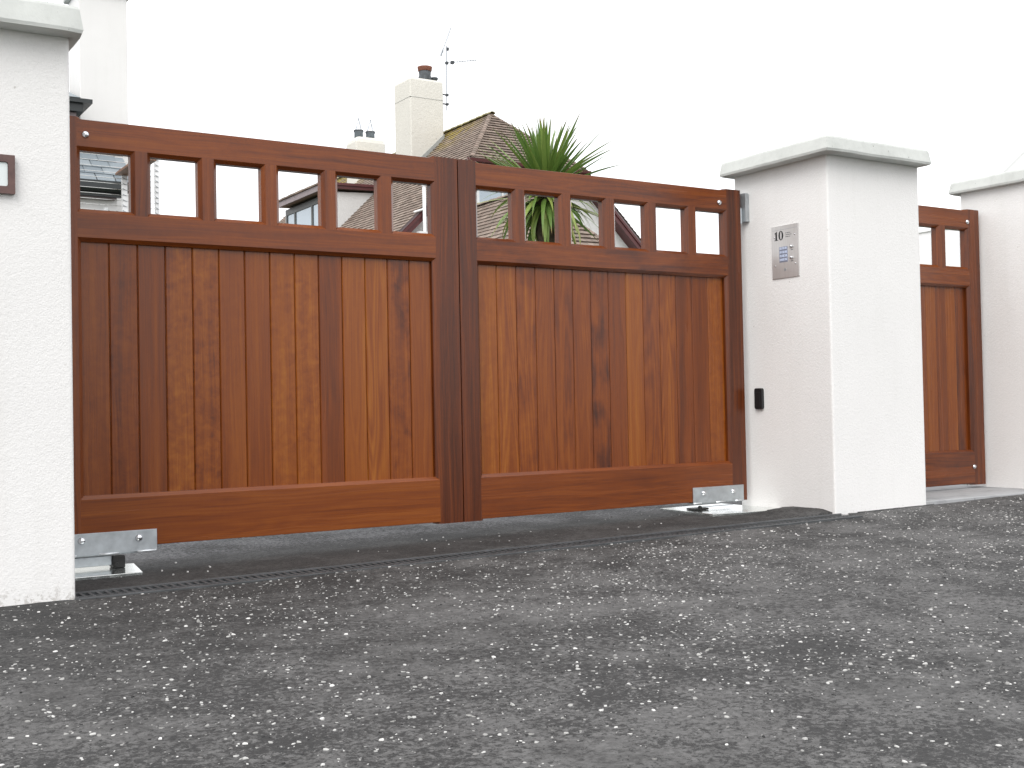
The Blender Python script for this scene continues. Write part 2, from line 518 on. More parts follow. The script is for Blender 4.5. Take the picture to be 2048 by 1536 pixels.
# ------------------------------------------------------------------ ground
def gz(x, y):
    z = -0.098 + 0.0112 * x
    if y < -0.6: z += 0.018 * (y + 0.6)
    # asphalt dressed up against the right pillar, over the edge of the steel lid
    if y > -0.62:
        b = math.exp(-((x - 3.56) / 0.16) ** 2) * max(0, min(1, (y + 0.62) / 0.12)) * max(0, min(1, (-0.16 - y) / 0.12))
        z += 0.026 * b
    return z
def sheet(x0, x1, y0, y1, st, mat, name, zf, rough=0.0022, edge=None):
    nx, ny = int((x1 - x0) / st) + 1, int((y1 - y0) / st) + 1
    vs, fs = [], []
    for j in range(ny):
        for i in range(nx):
            x = x0 + (x1 - x0) * i / (nx - 1)
            y = y0 + ((edge(x) if edge else y1) - y0) * j / (ny - 1)
            vs.append((x, y, zf(x, y) + rough * mn.noise(Vector((x * 24, y * 24, 3))) + 0.004 * mn.noise(Vector((x * 1.7, y * 1.7, 9)))))
    for j in range(ny - 1):
        for i in range(nx - 1):
            a = j * nx + i
            fs.append((a, a + 1, a + nx + 1, a + nx))
    m = MB(); m.v, m.f = vs, fs
    return m.mesh(name, mat, True)

SL = -2.05     # drain runs very slightly askew to the gate
def drain_y(x): return -0.485 - 0.030 * (x + 0.15)
def court_edge(x):
    e = drain_y(x) - 0.131
    f = max(0, min(1, (x - 3.6) / 0.12)) if x > 0 else max(0, min(1, (-0.16 - x) / 0.08))
    return e * (1 - f) + -0.52 * f
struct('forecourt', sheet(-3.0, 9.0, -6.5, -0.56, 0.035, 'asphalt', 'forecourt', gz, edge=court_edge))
# strip between the drain and the drive
def driz(x, y): return -0.098 + 0.0112 * x + 0.004 + 0.012 * max(0, y - 0.2)
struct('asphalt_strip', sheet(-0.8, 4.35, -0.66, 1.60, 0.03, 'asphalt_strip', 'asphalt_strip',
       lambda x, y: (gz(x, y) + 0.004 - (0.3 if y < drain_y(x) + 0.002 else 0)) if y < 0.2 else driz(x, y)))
struct('driveway', sheet(-3.0, 9.0, 1.55, 9.0, 0.12, 'drive', 'driveway', lambda x, y: driz(x, y) - 0.003, 0.002))
g_ = MB(); g_.add([(-300, -300, -0.6), (300, -300, -0.6), (300, 300, -0.6), (-300, 300, -0.6)], [(0, 1, 2, 3)])
struct('ground', g_.mesh('ground', 'ground'))
# garden level between the drive and the houses
g_ = MB(); g_.box((-30, 8.9, -0.5), (60, 60, 0.0)); struct('garden', g_.mesh('garden', 'ground'))

# chippings rolled into the surface
def chip_mesh(n, smin, smax, mat, name, dens, proud):
    m = MB()
    k = 0; tries = 0
    while k < n and tries < n * 12:
        tries += 1
        y = -0.62 - (random.random() ** 0.95) * 3.4
        x = -1.1 + random.random() * 7.6
        # keep roughly to what can be seen (plus a step to either side)
        if x > 1.6 - (y + 3.5) * -1.0 + 4.2 * (y + 3.6) / 3.0: continue
        c = mn.noise(Vector((x * 1.1, y * 1.1, 5))) + 0.6 * mn.noise(Vector((x * 5, y * 5, 1)))
        if random.random() > dens + 0.55 * c: continue
        k += 1
        s = smin * (smax / smin) ** (random.random() ** 1.7) * 0.5
        nn = random.choice((5, 6, 7))
        a0 = random.random() * 6.28
        ex = random.uniform(0.5, 1.0); ang = random.random() * 3.14
        zz = gz(x, y) + 0.002 * mn.noise(Vector((x * 24, y * 24, 3))) + 0.004 * mn.noise(Vector((x * 1.7, y * 1.7, 9)))
        h = s * proud * random.uniform(0.4, 1.1)
        top, bot = [], []
        tx, ty = random.uniform(-.25, .25), random.uniform(-.25, .25)
        for i in range(nn):
            t = a0 + 6.283 * i / nn + random.uniform(-.3, .3)
            r = s * random.uniform(0.75, 1.1)
            u, v = r * math.cos(t), r * ex * math.sin(t)
            u, v = u * math.cos(ang) - v * math.sin(ang), u * math.sin(ang) + v * math.cos(ang)
            bot.append((x + u, y + v, zz - 0.003))
            top.append((x + u * .78, y + v * .78, zz + h + u * tx + v * ty))
        m.add(bot + top, [tuple(range(nn, 2 * nn))] + [(i, (i + 1) % nn, nn + (i + 1) % nn, nn + i) for i in range(nn)])
    o = link(name, m.mesh(name, mat)); o['kind'] = 'stuff'
    return o
o = chip_mesh(13500, 0.0045, 0.0180, 'chip', 'white_chippings', 0.5, 0.26)
o['label'] = 'white stone chippings rolled into the dark asphalt of the forecourt'; o['category'] = 'chippings'
o = chip_mesh(10000, 0.004, 0.011, 'chip_dark', 'grey_chippings', 0.7, 0.5)
o['label'] = 'dull grey and black aggregate showing in the asphalt surface'; o['category'] = 'aggregate'
# a few on the strip
m = MB()
for k in range(150):
    x, y = random.uniform(0.0, 3.3), random.uniform(-0.40, 0.2)
    if random.random() > 0.35 + mn.noise(Vector((x * 2, y * 2, 0))): continue
    s = random.uniform(0.0025, 0.006); z = gz(x, y) + 0.004
    n = 5; a0 = random.random() * 6
    bot = [(x + s * math.cos(a0 + 6.283 * i / n), y + s * math.sin(a0 + 6.283 * i / n), z - .004) for i in range(n)]
    top = [(x + .7 * s * math.cos(a0 + 6.283 * i / n), y + .7 * s * math.sin(a0 + 6.283 * i / n), z + s * .6) for i in range(n)]
    m.add(bot + top, [tuple(range(n, 2 * n))] + [(i, (i + 1) % n, n + (i + 1) % n, n + i) for i in range(n)])
o = link('loose_grit', m.mesh('loose_grit', 'chip')); o['kind'] = 'stuff'
o['label'] = 'scattered pale grit on the dark strip behind the drain'; o['category'] = 'grit'

# threshold slab at the side gate
m = MB(); m.box((4.2, -0.586, -0.25), (5.5, 0.5, -0.028))
o = link('threshold_slab', m.mesh('threshold_slab', 'slab'), bevel=0.006); o['kind'] = 'structure'

# ------------------------------------------------------------------ drain
dr = thing('channel_drain', 'grey slotted channel drain crossing the asphalt in front of the big gates', 'drain', (1.7, drain_y(1.7), gz(1.7, -.6)))
drl = dr.location.copy()
def dpt(s, w, h):
    """s: metres along, w: across (towards the street = negative)"""
    x = s; y = drain_y(s) + w
    return (x - drl.x, y - drl.y, gz(s, -0.61) + h - drl.z)
def dbox(mb, s0, s1, w0, w1, h0, h1):
    vs = [dpt(s0, w0, h0), dpt(s1, w0, h0), dpt(s1, w1, h0), dpt(s0, w1, h0), dpt(s0, w0, h1), dpt(s1, w0, h1), dpt(s1, w1, h1), dpt(s0, w1, h1)]
    mb.add(vs, [(0, 3, 2, 1), (4, 5, 6, 7), (0, 1, 5, 4), (1, 2, 6, 5), (2, 3, 7, 6), (3, 0, 4, 7)])
D0, D1 = -0.15, 3.62
m = MB(); dbox(m, D0, D1, -0.125, 0.005, -0.16, -0.14); dbox(m, D0, D1, -0.1255, -0.122, -0.14, -0.012); dbox(m, D0, D1, -0.003, 0.0045, -0.14, -0.012); link('channel_bed', m.mesh('channel_bed', 'void'), dr)
for nm, w0, w1, hh in (('channel_edge', -0.002, 0.012, 0.006), ('channel_edge', -0.140, -0.124, 0.004)):
    m = MB(); dbox(m, D0, D1, w0, w1, -0.0115, hh); link(nm, m.mesh(nm, 'drain'), dr, bevel=0.002)
s = D0
while s < D1 - 0.05:
    e = min(s + 0.94, D1)
    m = MB()
    for w0, w1 in ((-0.014, -0.003), (-0.093, -0.084), (-0.122, -0.113)):
        dbox(m, s, e - 0.006, w0, w1, -0.010, 0.004)
    k = s + 0.004
    while k < e - 0.012:
        dbox(m, k, k + 0.0100, -0.084, -0.014, 0.0021, 0.0035)
        dbox(m, k, k + 0.0100, -0.113, -0.093, 0.0021, 0.0035)
        k += 0.0285
    link('grate', m.mesh('grate', 'drain'), dr)
    s = e

# ------------------------------------------------------------------ pillars
def soft_prism(poly_xy, z0, z1):
    m = MB(); m.prism(poly_xy, 'z', z0, z1); return m
def rough_wall(x0, x1, y0, y1, z0, z1, r=0.012):
    """shaft with softened arrises"""
    p = [(x0 + r, y0), (x1 - r, y0), (x1, y0 + r), (x1, y1 - r), (x1 - r, y1), (x0 + r, y1), (x0, y1 - r), (x0, y0 + r)]
    q = []
    for i in range(0, 8, 2):
        a, b = Vector(p[i]), Vector(p[(i + 1) % 8]); q += [a, b]
        c = Vector(p[(i + 2) % 8])
        corner = {0: (x1, y0), 2: (x1, y1), 4: (x0, y1), 6: (x0, y0)}[i]
        corner = Vector(corner)
        for t in (0.33, 0.67):
            q.append((b * (1 - t) ** 2 + corner * 2 * t * (1 - t) + c * t * t))
    m = MB(); m.prism([tuple(v) for v in q], 'z', z0, z1)
    return m
def cap_mesh(x0, x1, y0, y1, z0, h, rise=0.05, edge=0.014, taper=0.009, seed=0):
    """pre-cast weathered cap: near vertical rim leaning in, then four shallow slopes; rim slightly uneven"""
    m = MB(); N = 18
    def ring(ins, z, wob, rnd=0.03):
        pts = []
        xa, xb, ya, yb = x0 + ins, x1 - ins, y0 + ins, y1 - ins
        for a, b in (((xa, ya), (xb, ya)), ((xb, ya), (xb, yb)), ((xb, yb), (xa, yb)), ((xa, yb), (xa, ya))):
            for i in range(N):
                t = i / N
                x, y = a[0] + (b[0] - a[0]) * t, a[1] + (b[1] - a[1]) * t
                w = wob * mn.noise(Vector((x * 9 + seed, y * 9, z * 30)))
                w2 = wob * mn.noise(Vector((x * 5 + seed, y * 5, z * 10 + 7)))
                # knock the very corner off
                k = 1.0 if i == 0 else 0.0
                cx, cy = (xa + xb) / 2, (ya + yb) / 2
                pts.append((x + w - k * 0.35 * edge * (1 if x > cx else -1), y + w - k * 0.35 * edge * (1 if y > cy else -1), z + w2))
        return pts
    rings = [ring(0.004, z0, 0.003), ring(0.0, z0 + 0.012, 0.003), ring(taper, z0 + h - 0.012, 0.0025), ring(taper + 0.004, z0 + h - 0.003, 0.0025), ring(taper + 0.016, z0 + h + 0.002, 0.002)]
    n = 4 * N
    for r_ in rings: m.v += r_
    for k in range(len(rings) - 1):
        m.f += [(k * n + i, k * n + (i + 1) % n, (k + 1) * n + (i + 1) % n, (k + 1) * n + i) for i in range(n)]
    top = len(m.v); m.v.append(((x0 + x1) / 2, (y0 + y1) / 2, z0 + h + rise))
    b = (len(rings) - 1) * n
    m.f += [(b + i, b + (i + 1) % n, top) for i in range(n)]
    m.f.append(tuple(range(n))[::-1])
    return m
PF = -0.591
def pillar(x0, x1, y1, ztop, label, cap, seed, ch=0.072):
    t = thing('gate_pillar', label, 'pillar', (0.5 * (x0 + x1), 0.5 * (PF + y1), -0.1), 'rendered gate pillars')
    l = t.location
    link('shaft', rough_wall(x0 - l.x, x1 - l.x, PF - l.y, y1 - l.y, -0.25, ztop - l.z).mesh('shaft', 'render'), t)
    cx0, cx1, cy0, cy1 = cap
    link('cap', cap_mesh(cx0 - l.x, cx1 - l.x, cy0 - l.y, cy1 - l.y, ztop - l.z - 0.002, ch, seed=seed).mesh('cap', 'cap'), t)
    return t
pl_l = pillar(-0.92, -0.146, 0.20, 1.832, 'white rendered gate pillar carrying the brown framed plaque', (-1.0, -0.112, PF - 0.085, 0.28), 1, 0.094)
pl_r = pillar(3.585, 4.300, 0.10, 1.803, 'white rendered gate pillar with the steel intercom panel', (3.495, 4.315, PF - 0.085, 0.13), 4, 0.080)
pl_s = pillar(5.435, 6.20, -0.012, 1.842, 'white rendered pillar on the far side of the narrow side gate', (5.385, 6.29, PF - 0.085, 0.045), 9, 0.076)

# ------------------------------------------------------------------ gates
C = 0.015       # moulding
GD = 0.065      # gate thickness
def member(w, ln, ch, d=GD, name='member', arris=0.0015):
    """timber of width w (front face), moulded edges extend C beyond it; ch = (left, right); local z along the grain"""
    a = arris
    l, r = ch
    pts = []
    pts += [(-C, C)] if l else [(0, a)]
    pts += [(0, 0)] if l else [(a, 0)]
    pts += [(w, 0)] if r else [(w - a, 0)]
    pts += [(w + C, C), (w + C, d - C)] if r else [(w, a), (w, d - a)]
    pts += [(w, d)] if r else [(w - a, d)]
    pts += [(0, d)] if l else [(a, d)]
    pts += [(-C, d - C), ] if l else [(0, d - a)]
    m = MB(); m.prism(pts, 'z', 0, ln)
    return m.mesh(name, 'wood')
def dome(r, h, axis='y', sign=-1):
    m = MB()
    pr_ = [(r, 0)] + [(r * math.cos(t), sign * h * math.sin(t)) for t in (0.25, 0.55, 0.85, 1.15, 1.4)]
    m.lathe(pr_, (0, 0, 0), axis, 14)
    return m
P_, O_ = 0.2757, 0.2264
ZT, ZB, ZPT, ZPB, ZTOP = 1.593, 1.331, 1.232, 0.1955, 1.700
plank_cache = {}
def plank_mesh(w, ln):
    key = (round(w, 4), round(ln, 3))
    if key not in plank_cache:
        v = 0.0045
        m = MB()
        m.prism([(0.0006, v), (v, 0), (w - v, 0), (w - 0.0006, v), (w - 0.0006, 0.018), (0.0006, 0.018)], 'z', 0, ln)
        plank_cache[key] = m.mesh('plank', 'wood')
    return plank_cache[key]
def gate_leaf(root, n_open, wl, wr, cols_planks, n_planks, hues, z0=0.0, ramps=(False, False)):
    """local x=0 is where the left stile's face ends; wl / wr: stile widths"""
    W = (n_open - 1) * P_ + O_
    hs_l, hs_r, hs_top, hs_mid, hs_bot, hs_mun = hues
    link('stile', member(wl, 1.709 + 0.008, (0, 1), name='stile'), root, (-wl, 0, -0.008), color=hs_l)
    link('stile', member(wr, 1.709 + 0.008, (1, 0), name='stile'), root, (W, 0, -0.008), color=hs_r)
    ry = (0, R(90), 0)
    link('top_rail', member(ZTOP - ZT, W, (0, 1), name='top_rail'), root, (0, 0, ZTOP), ry, hs_top)
    link('mid_rail', member(ZB - ZPT, W, (1, 1), name='mid_rail'), root, (0, 0, ZB), ry, hs_mid)
    link('bottom_rail', member(ZPB, W, (1, 0), name='bottom_rail'), root, (0, 0, ZPB), ry, hs_bot)
    mm = member(P_ - O_, ZT - ZB, (1, 1), name='muntin')
    for i in range(n_open - 1):
        h = random.uniform(-.05, .05)
        link('muntin', mm, root, (i * P_ + O_, 0, ZB), color=(hs_mun[0] + h, *hs_mun[1:]))
    x0, x1 = C - 0.002, W - C + 0.002
    pw = (x1 - x0) / n_planks
    for i in range(n_planks):
        link('plank', plank_mesh(pw, ZPT - ZPB), root, (x0 + i * pw, 0.030 + random.uniform(-.0006, .0006), ZPB), color=cols_planks[i])
    # little curved ramps where the top rail sweeps up to the stile
    for side, on in zip((0, 1), ramps):
        if not on: continue
        pts = [(0, 0)] + [(0.022 - 0.022 * math.sin(t), 0.011 - 0.011 * math.cos(t) + 0.0003) for t in [k * math.pi / 16 for k in range(0, 9)]][::-1]
        rr = [(0.0, 0.0), (0.024, 0.0), (0.014, 0.0012), (0.007, 0.004), (0.002, 0.0075), (0.0, 0.009)]
        poly = [((x if side == 0 else W - x), ZTOP + z - 0.0005) for x, z in rr]
        m = MB(); m.prism(poly, 'y', 0.001, GD - 0.001)
        link('rail_horn', m.mesh('rail_horn', 'wood'), root, color=hs_top)
def H(h, mot=0.15, knot=0.0, cath=0.2): return (h, mot, knot, cath)
left_planks = [H(.47, .35, .25, .1), H(.42, .5, .2, .1), H(.40, .05, .0, .1), H(.58, 1., .1, .1), H(.50, 1., .15, .1), H(.48, .25, .1, .1), H(.46, .1, 0, .1),
               H(.58, .7, .0, .2), H(.60, .8, .1, .2), H(.38, .1, .1, .2), H(.62, .15, .0, .4), H(.60, .1, .0, 1.), H(.50, .5, 1., .3), H(.52, .1, 0, .3)]
# as read from left to right the tenth board is the dark red one
right_planks = [H(.64, .4, .0, .4), H(.60, .3, .1, .9), H(.58, .3, .6, .8), H(.47, .15, .0, .5), H(.44, .2, .0, .7), H(.47, .1, .1, .3), H(.43, .3, .8, .3),
                H(.38, .1, .05, .1), H(.62, .1, 0, .3), H(.48, .2, 0, .7), H(.54, .1, 0, .9), H(.37, .1, .05, .1), H(.40, .1, .05, .2), H(.56, .6, .1, .2)]
dark_st = H(.23, .1, .05, .2)
g1 = thing('driveway_gate', 'left leaf of the varnished hardwood double gate, its hinge side behind the pillar', 'gate', (0, 0, 0), 'leaves of the double gate')
gate_leaf(g1, 6, 0.105, 0.1225, left_planks, 14, (H(.34), dark_st, H(.40, .2, .15, .25), H(.42, .2, .1, .25), H(.47, .1, 0, .3), H(.38)), ramps=(True, True))
g2 = thing('driveway_gate', 'right leaf of the varnished hardwood double gate, hung beside the intercom pillar', 'gate', (1.8275, 0, 0), 'leaves of the double gate')
gate_leaf(g2, 6, 0.095, 0.105, right_planks, 14, (dark_st, H(.25, .1, .05, .15), H(.39, .2, .1, .4), H(.40, .2, .5, .25), H(.40, .1, .1, .3), H(.37)), ramps=(True, True))
g3 = thing('side_gate', 'narrow hardwood pedestrian gate between two white pillars', 'gate', (4.517, -0.17, 0.0))
sp_cols = [H(.5, .2, 0, .2), H(.46, .2, 0, .3), H(.4, .2, .2, .2), H(.42, .3, 0, .2), H(.55, .2, 0, .2), H(.40, .1, .1, .2), H(.58, .2, 0, .2), H(.36, .1, .4, .2)]
gate_leaf(g3, 3, 0.165, 0.105, sp_cols, 8, (H(.34), H(.30, .1, .1, .2), H(.40), H(.40, .1, .1, .4), H(.36, .2, .3, .3), H(.33)), ramps=(True, True))
g3.scale = (1.0, 1.0, 1.0)
bolt_me = dome(0.0148, 0.012).mesh('bolt', 'bolt', True)
for root, pts in ((g1, [(0.034, 1.640)]), (g2, [(3.379 - 1.8275, 1.629)]), (g3, [(0.7778 - 0.012, 1.628), (0.7778 - 0.008, 0.105)])):
    for x, z in pts:
        link('bolt', bolt_me, root, (x, -0.0005, z))
# bottom pivot shoes: galvanised angle with two bolts, welds along the fold
def shoe(root, x0, x1, z0, z1, bolts, welds):
    m = MB()
    m.prism([(-0.0065, z0 + 0.006), (-0.0065, z1), (-0.0005, z1), (-0.0005, z0 + 0.008), (0.055, z0 + 0.008), (0.055, z0), (-0.0015, z0)], 'x', x0, x1)
    s_ = link('hinge_shoe', m.mesh('hinge_shoe', 'galv'), root, bevel=0.001)
    for bx, bz in bolts:
        link('bolt', bolt_me, s_, (bx, -0.0065, bz))
    for a, b in welds:
        m = MB(); m.tube((a, -0.0052, z0 + 0.0055), (b, -0.0052, z0 + 0.0055), 0.0042, 7)
        link('weld', m.mesh('weld', 'weld', True), s_)
shoe(g1, -0.104, 0.293, -0.027, 0.064, [(0.0, 0.036), (0.221, 0.033)], [(-.09, -.02), (.065, .14), (.215, .29)])
shoe(g2, 3.141 - 1.8275, 3.506 - 1.8275, -0.012, 0.078, [(3.214 - 1.8275, 0.046), (3.426 - 1.8275, 0.046)], [(1.315, 1.37), (1.475, 1.54), (1.615, 1.672)])

# ------------------------------------------------------------------ gate operators set in the ground
def operator(x0, x1, label, poly, block, arm, zoff):
    zc = gz((x0 + x1) / 2, 0) + zoff
    t = thing('gate_operator', label, 'gate motor', ((x0 + x1) / 2, 0.0, zc), 'underground gate motors')
    l = t.location
    m = MB(); m.prism([(x - l.x, y) for x, y in poly], 'z', -0.03, 0.0)
    link('lid', m.mesh('lid', 'plate'), t, bevel=0.002)
    bx0, bx1, by0, by1 = block
    m = MB(); m.box((bx0 - l.x, by0, 0.001), (bx1 - l.x, by1, -0.034 - zc))
    m.tube(((bx0 + bx1) / 2 - l.x - 0.012, by0 - 0.006, 0.016), ((bx0 + bx1) / 2 - l.x - 0.012, by0 + 0.01, 0.016), 0.010, 10)
    link('pivot_block', m.mesh('pivot_block', 'black_iron'), t, bevel=0.003)
    ax0, ax1, ay0, ay1 = arm
    m = MB(); m.box((ax0 - l.x, ay0, 0.012), (ax1 - l.x, ay1, -0.032 - zc))
    link('lever_arm', m.mesh('lever_arm', 'galv'), t, bevel=0.003)
    return t
operator(-0.13, 0.235, 'shiny steel motor lid under the hinge corner of the left gate leaf', [(-0.14, -0.175), (0.19, -0.175), (0.232, 0.12), (-0.14, 0.12)], (0.12, 0.168, 0.0, 0.06), (-0.14, 0.12, 0.015, 0.055), 0.015)
operator(3.2, 3.575, 'shiny steel motor lid under the hinge corner of the right gate leaf', [(3.10, -0.20), (3.583, -0.27), (3.583, 0.26), (3.13, 0.26)], (3.155, 3.255, 0.0, 0.07), (3.255, 3.46, 0.03, 0.07), 0.014)

# hinge plate on the right pillar
m = MB(); m.prism([(-0.030, -0.075), (0.034, -0.075), (0.034, 0.085), (-0.022, 0.085), (-0.030, 0.077)], 'x', -0.018, 0.009)
o_ = Vector((3.575, 0.01, 1.61)) - pl_r.location
hpl = link('hinge_plate', m.mesh('hinge_plate', 'galv'), pl_r, o_, bevel=0.0015)
m = MB(); m.tube((-0.03, 0.0, -0.085), (-0.03, 0.0, 0.0), 0.010, 12); link('hinge_pin', m.mesh('hinge_pin', 'galv'), hpl)

# ------------------------------------------------------------------ intercom
t = thing('intercom_panel', 'brushed steel intercom panel with keypad and black number 10', 'intercom', (3.585, -0.288, 1.336))
# local frame on the reveal: u along -y (towards the street), v up, out = -x
PW, PH = 0.196, 0.284
m = MB(); m.box((-0.006, -PW / 2, -PH / 2), (-0.0, PW / 2, PH / 2))
link('faceplate', m.mesh('faceplate', 'stainless'), t, bevel=0.0012)
def q(u, v, out=0.006): return (-out, PW / 2 - u * PW, PH / 2 - v * PH)
def flat(mb, poly, out0, out1):
    mb.prism([(PW / 2 - u * PW, PH / 2 - v * PH) for u, v in poly], 'x', -out1, -out0)
# fold line near the top
m = MB(); flat(m, [(0.04, 0.075), (0.96, 0.075), (0.96, 0.080), (0.04, 0.080)], 0.0055, 0.0064); link('crease', m.mesh('crease', 'galv'), t)
# digits, fat and thin strokes
def ell(cu, cv, a, b, n=28): return [(cu + a * math.cos(2 * math.pi * i / n), cv + b * math.sin(2 * math.pi * i / n)) for i in range(n)]
m = MB()
flat(m, [(0.155, 0.125), (0.185, 0.112), (0.213, 0.102), (0.213, 0.262), (0.155, 0.262)], 0.0055, 0.0068)     # stem
flat(m, [(0.115, 0.143), (0.150, 0.121), (0.1545, 0.121), (0.1545, 0.142)], 0.0055, 0.0068)                      # flag
flat(m, [(0.115, 0.2625), (0.253, 0.2625), (0.253, 0.274), (0.115, 0.274)], 0.0055, 0.0068)                     # foot
link('digit', m.mesh('digit', 'ink'), t)
m = MB()
oe, ie = ell(0.360, 0.188, 0.088, 0.090), ell(0.360, 0.188, 0.034, 0.080)
n = len(oe)
for i in range(n):
    j = (i + 1) % n
    flat(m, [oe[i], oe[j], ie[j], ie[i]], 0.0055, 0.0068)
link('digit', m.mesh('digit', 'ink'), t)
for k, (v, u0, u1) in enumerate(((0.150, 0.53, 0.70), (0.185, 0.53, 0.72), (0.222, 0.53, 0.69))):
    m = MB(); random.seed(k)
    u = u0
    while u < u1:
        w = random.uniform(.02, .05)
        flat(m, [(u, v), (u + w, v), (u + w, v + .011), (u, v + .011)], 0.0055, 0.0064); u += w + 0.012
    link('small_print', m.mesh('small_print', 'soot'), t)
m = MB(); flat(m, [(0.285, 0.405), (0.60, 0.405), (0.60, 0.70), (0.285, 0.70)], 0.0055, 0.007); kp = link('keypad', m.mesh('keypad', 'key_gap'), t, bevel=0.0004)
for r_ in range(4):
    for c_ in range(3):
        u, v = 0.315 + c_ * 0.094, 0.418 + r_ * 0.071
        m = MB(); flat(m, [(u, v), (u + 0.070, v), (u + 0.070, v + 0.046), (u, v + 0.046)], 0.0068, 0.0105)
        k_ = link('key', m.mesh('key', 'key'), kp, bevel=0.0012)
for v in (0.425, 0.635):
    m = MB(); m.lathe([(0.0085, 0.0), (0.0085, -0.006), (0.0075, -0.0095), (0.004, -0.0115)], q(0.745, v), 'x', 14)
    link('push_button', m.mesh('push_button', 'bolt', True), t)
    m = MB(); flat(m, [(0.715, v + 0.058), (0.80, v + 0.058), (0.80, v + 0.070), (0.715, v + 0.070)], 0.0055, 0.0065); link('small_print', m.mesh('small_print', 'soot'), t)
for u, v in ((0.115, 0.215), (0.875, 0.205), (0.13, 0.755), (0.88, 0.755)):
    m = MB(); m.lathe([(0.0042, 0.0), (0.0042, -0.0016), (0.002, -0.0028)], q(u, v), 'x', 10); link('screw', m.mesh('screw', 'bolt', True), t)
m = MB(); m.lathe([(0.008, 0.0), (0.008, -0.0012), (0.006, -0.0012)], q(0.49, 0.84), 'x', 14); link('emblem', m.mesh('emblem', 'galv'), t)

# photocell
t = thing('photocell', 'small black safety photocell low on the intercom pillar', 'sensor', (3.585, -0.07, 0.549))
pts = []
for cy_, cz_, a0 in ((0.018, 0.046, 0), (-0.018, 0.046, 90), (-0.018, -0.046, 180), (0.018, -0.046, 270)):
    for k in range(5):
        a = R(a0 + k * 22.5); pts.append((cy_ + 0.012 * math.cos(a), cz_ + 0.012 * math.sin(a)))
m = MB(); m.prism(pts, 'x', -0.018, 0.0); link('housing', m.mesh('housing', 'black_plastic'), t, bevel=0.003)
m = MB(); m.prism([(-0.017, -0.04), (0.016, -0.04), (0.016, 0.036), (-0.017, 0.036)], 'x', -0.0205, -0.0175); link('lens_cover', m.mesh('lens_cover', 'black_plastic'), t, bevel=0.001)

# plaque on the left pillar
t = thing('name_plaque', 'brown wooden plaque with a blank white ceramic plate on the left pillar', 'plaque', (-0.50, PF, 1.338))
hw, hh = 0.171, 0.065
m = MB()
def rr(w, h, r, n=5):
    out = []
    for sx, sz, a0 in ((1, 1, 0), (-1, 1, 90), (-1, -1, 180), (1, -1, 270)):
        for k in range(n):
            a = R(a0 + k * 90 / (n - 1)); out.append((sx * (w - r) + r * math.cos(a), sz * (h - r) + r * math.sin(a)))
    return out
outer, inner = rr(hw, hh, 0.002), rr(hw - 0.021, hh - 0.024, 0.008)
n = len(outer)
vs = [(x, -0.020, z) for x, z in outer] + [(x, -0.020, z) for x, z in inner] + [(x, -0.0005, z) for x, z in outer] + [(x, -0.008, z) for x, z in inner]
fs = []
for i in range(n):
    j = (i + 1) % n
    fs += [(i, j, n + j, n + i), (i, 2 * n + i, 2 * n + j, j), (n + i, n + j, 3 * n + j, 3 * n + i)]
m.add(vs, fs); link('frame', m.mesh('frame', 'plaque'), t)
m = MB(); m.prism(rr(hw - 0.0215, hh - 0.0245, 0.0078), 'y', -0.014, -0.001); link('nameplate', m.mesh('nameplate', 'ceramic'), t, bevel=0.0015)

# ------------------------------------------------------------------ tiled house behind
XR, ZR = 18.63, 10.01
S1 = 0.97
EAVE_Z, EAVE_Y = 7.99, 25.0
XL = XR - (ZR - EAVE_Z) / S1           # hip eave left end
XRR = XR + (ZR - EAVE_Z) / S1
APEX_Y = 27.25
house = thing('house', 'cream house with brown half-hipped tiled roof behind the gates', 'house', (XR, 32.0, 0.0))
HL = house.location.copy()
def hp(x, y, z): return (x - HL.x, y - HL.y, z - HL.z)
def hlink(name, mb, mat, parent=None, **kw):
    """mesh given in world coordinates, parented to the house"""
    par = parent or house
    mb.v = [(x - HL.x, y - HL.y, z - HL.z) for x, y, z in mb.v]
    return link(name, mb.mesh(name, mat, kw.pop('smooth', False)), par, **kw)
def tiled(mb, O, u, v, L, rng_u, gauge=0.165, tw=0.20, th=0.016, jit=0.008):
    """courses of separate tiles. O: top point, u along the course, v down the slope, L slope length, rng_u(d) -> (u0,u1) at slope distance d"""
    O, u, v = Vector(O), Vector(u).normalized(), Vector(v).normalized()
    nrm = u.cross(v).normalized()
    if nrm.z < 0: nrm = -nrm
    k = 0; d = 0.0
    while d < L:
        d2 = min(d + gauge * 1.12, L + 0.03)
        a0, a1 = rng_u(d); b0, b1 = rng_u(min(d + gauge, L))
        lo, hi = min(a0, b0), max(a1, b1)
        s = lo - (0.5 * tw if k % 2 else 0.0)
        while s < hi:
            s0, s1 = s + 0.003, s + tw - 0.003
            t0, t1 = min(max(s0, a0), a1), min(max(s1, a0), a1)
            e0, e1 = min(max(s0, b0), b1), min(max(s1, b0), b1)
            if e1 - e0 > 0.01:
                j = random.uniform(-jit, jit); h2 = th * 1.75 + random.uniform(0, .007)
                dd = d2 + j
                A, B = O + u * t0 + v * d + nrm * 0.004, O + u * max(t1, t0 + .004) + v * d + nrm * 0.004
                Cc, Dd = O + u * e1 + v * dd + nrm * h2, O + u * e0 + v * dd + nrm * h2
                C2, D2 = O + u * e1 + v * dd + nrm * (h2 - th), O + u * e0 + v * dd + nrm * (h2 - th)
                mb.add([A, B, Cc, Dd, C2, D2], [(0, 1, 2, 3), (3, 2, 4, 5), (0, 3, 5), (1, 4, 2)])
            s += tw
        d += gauge; k += 1
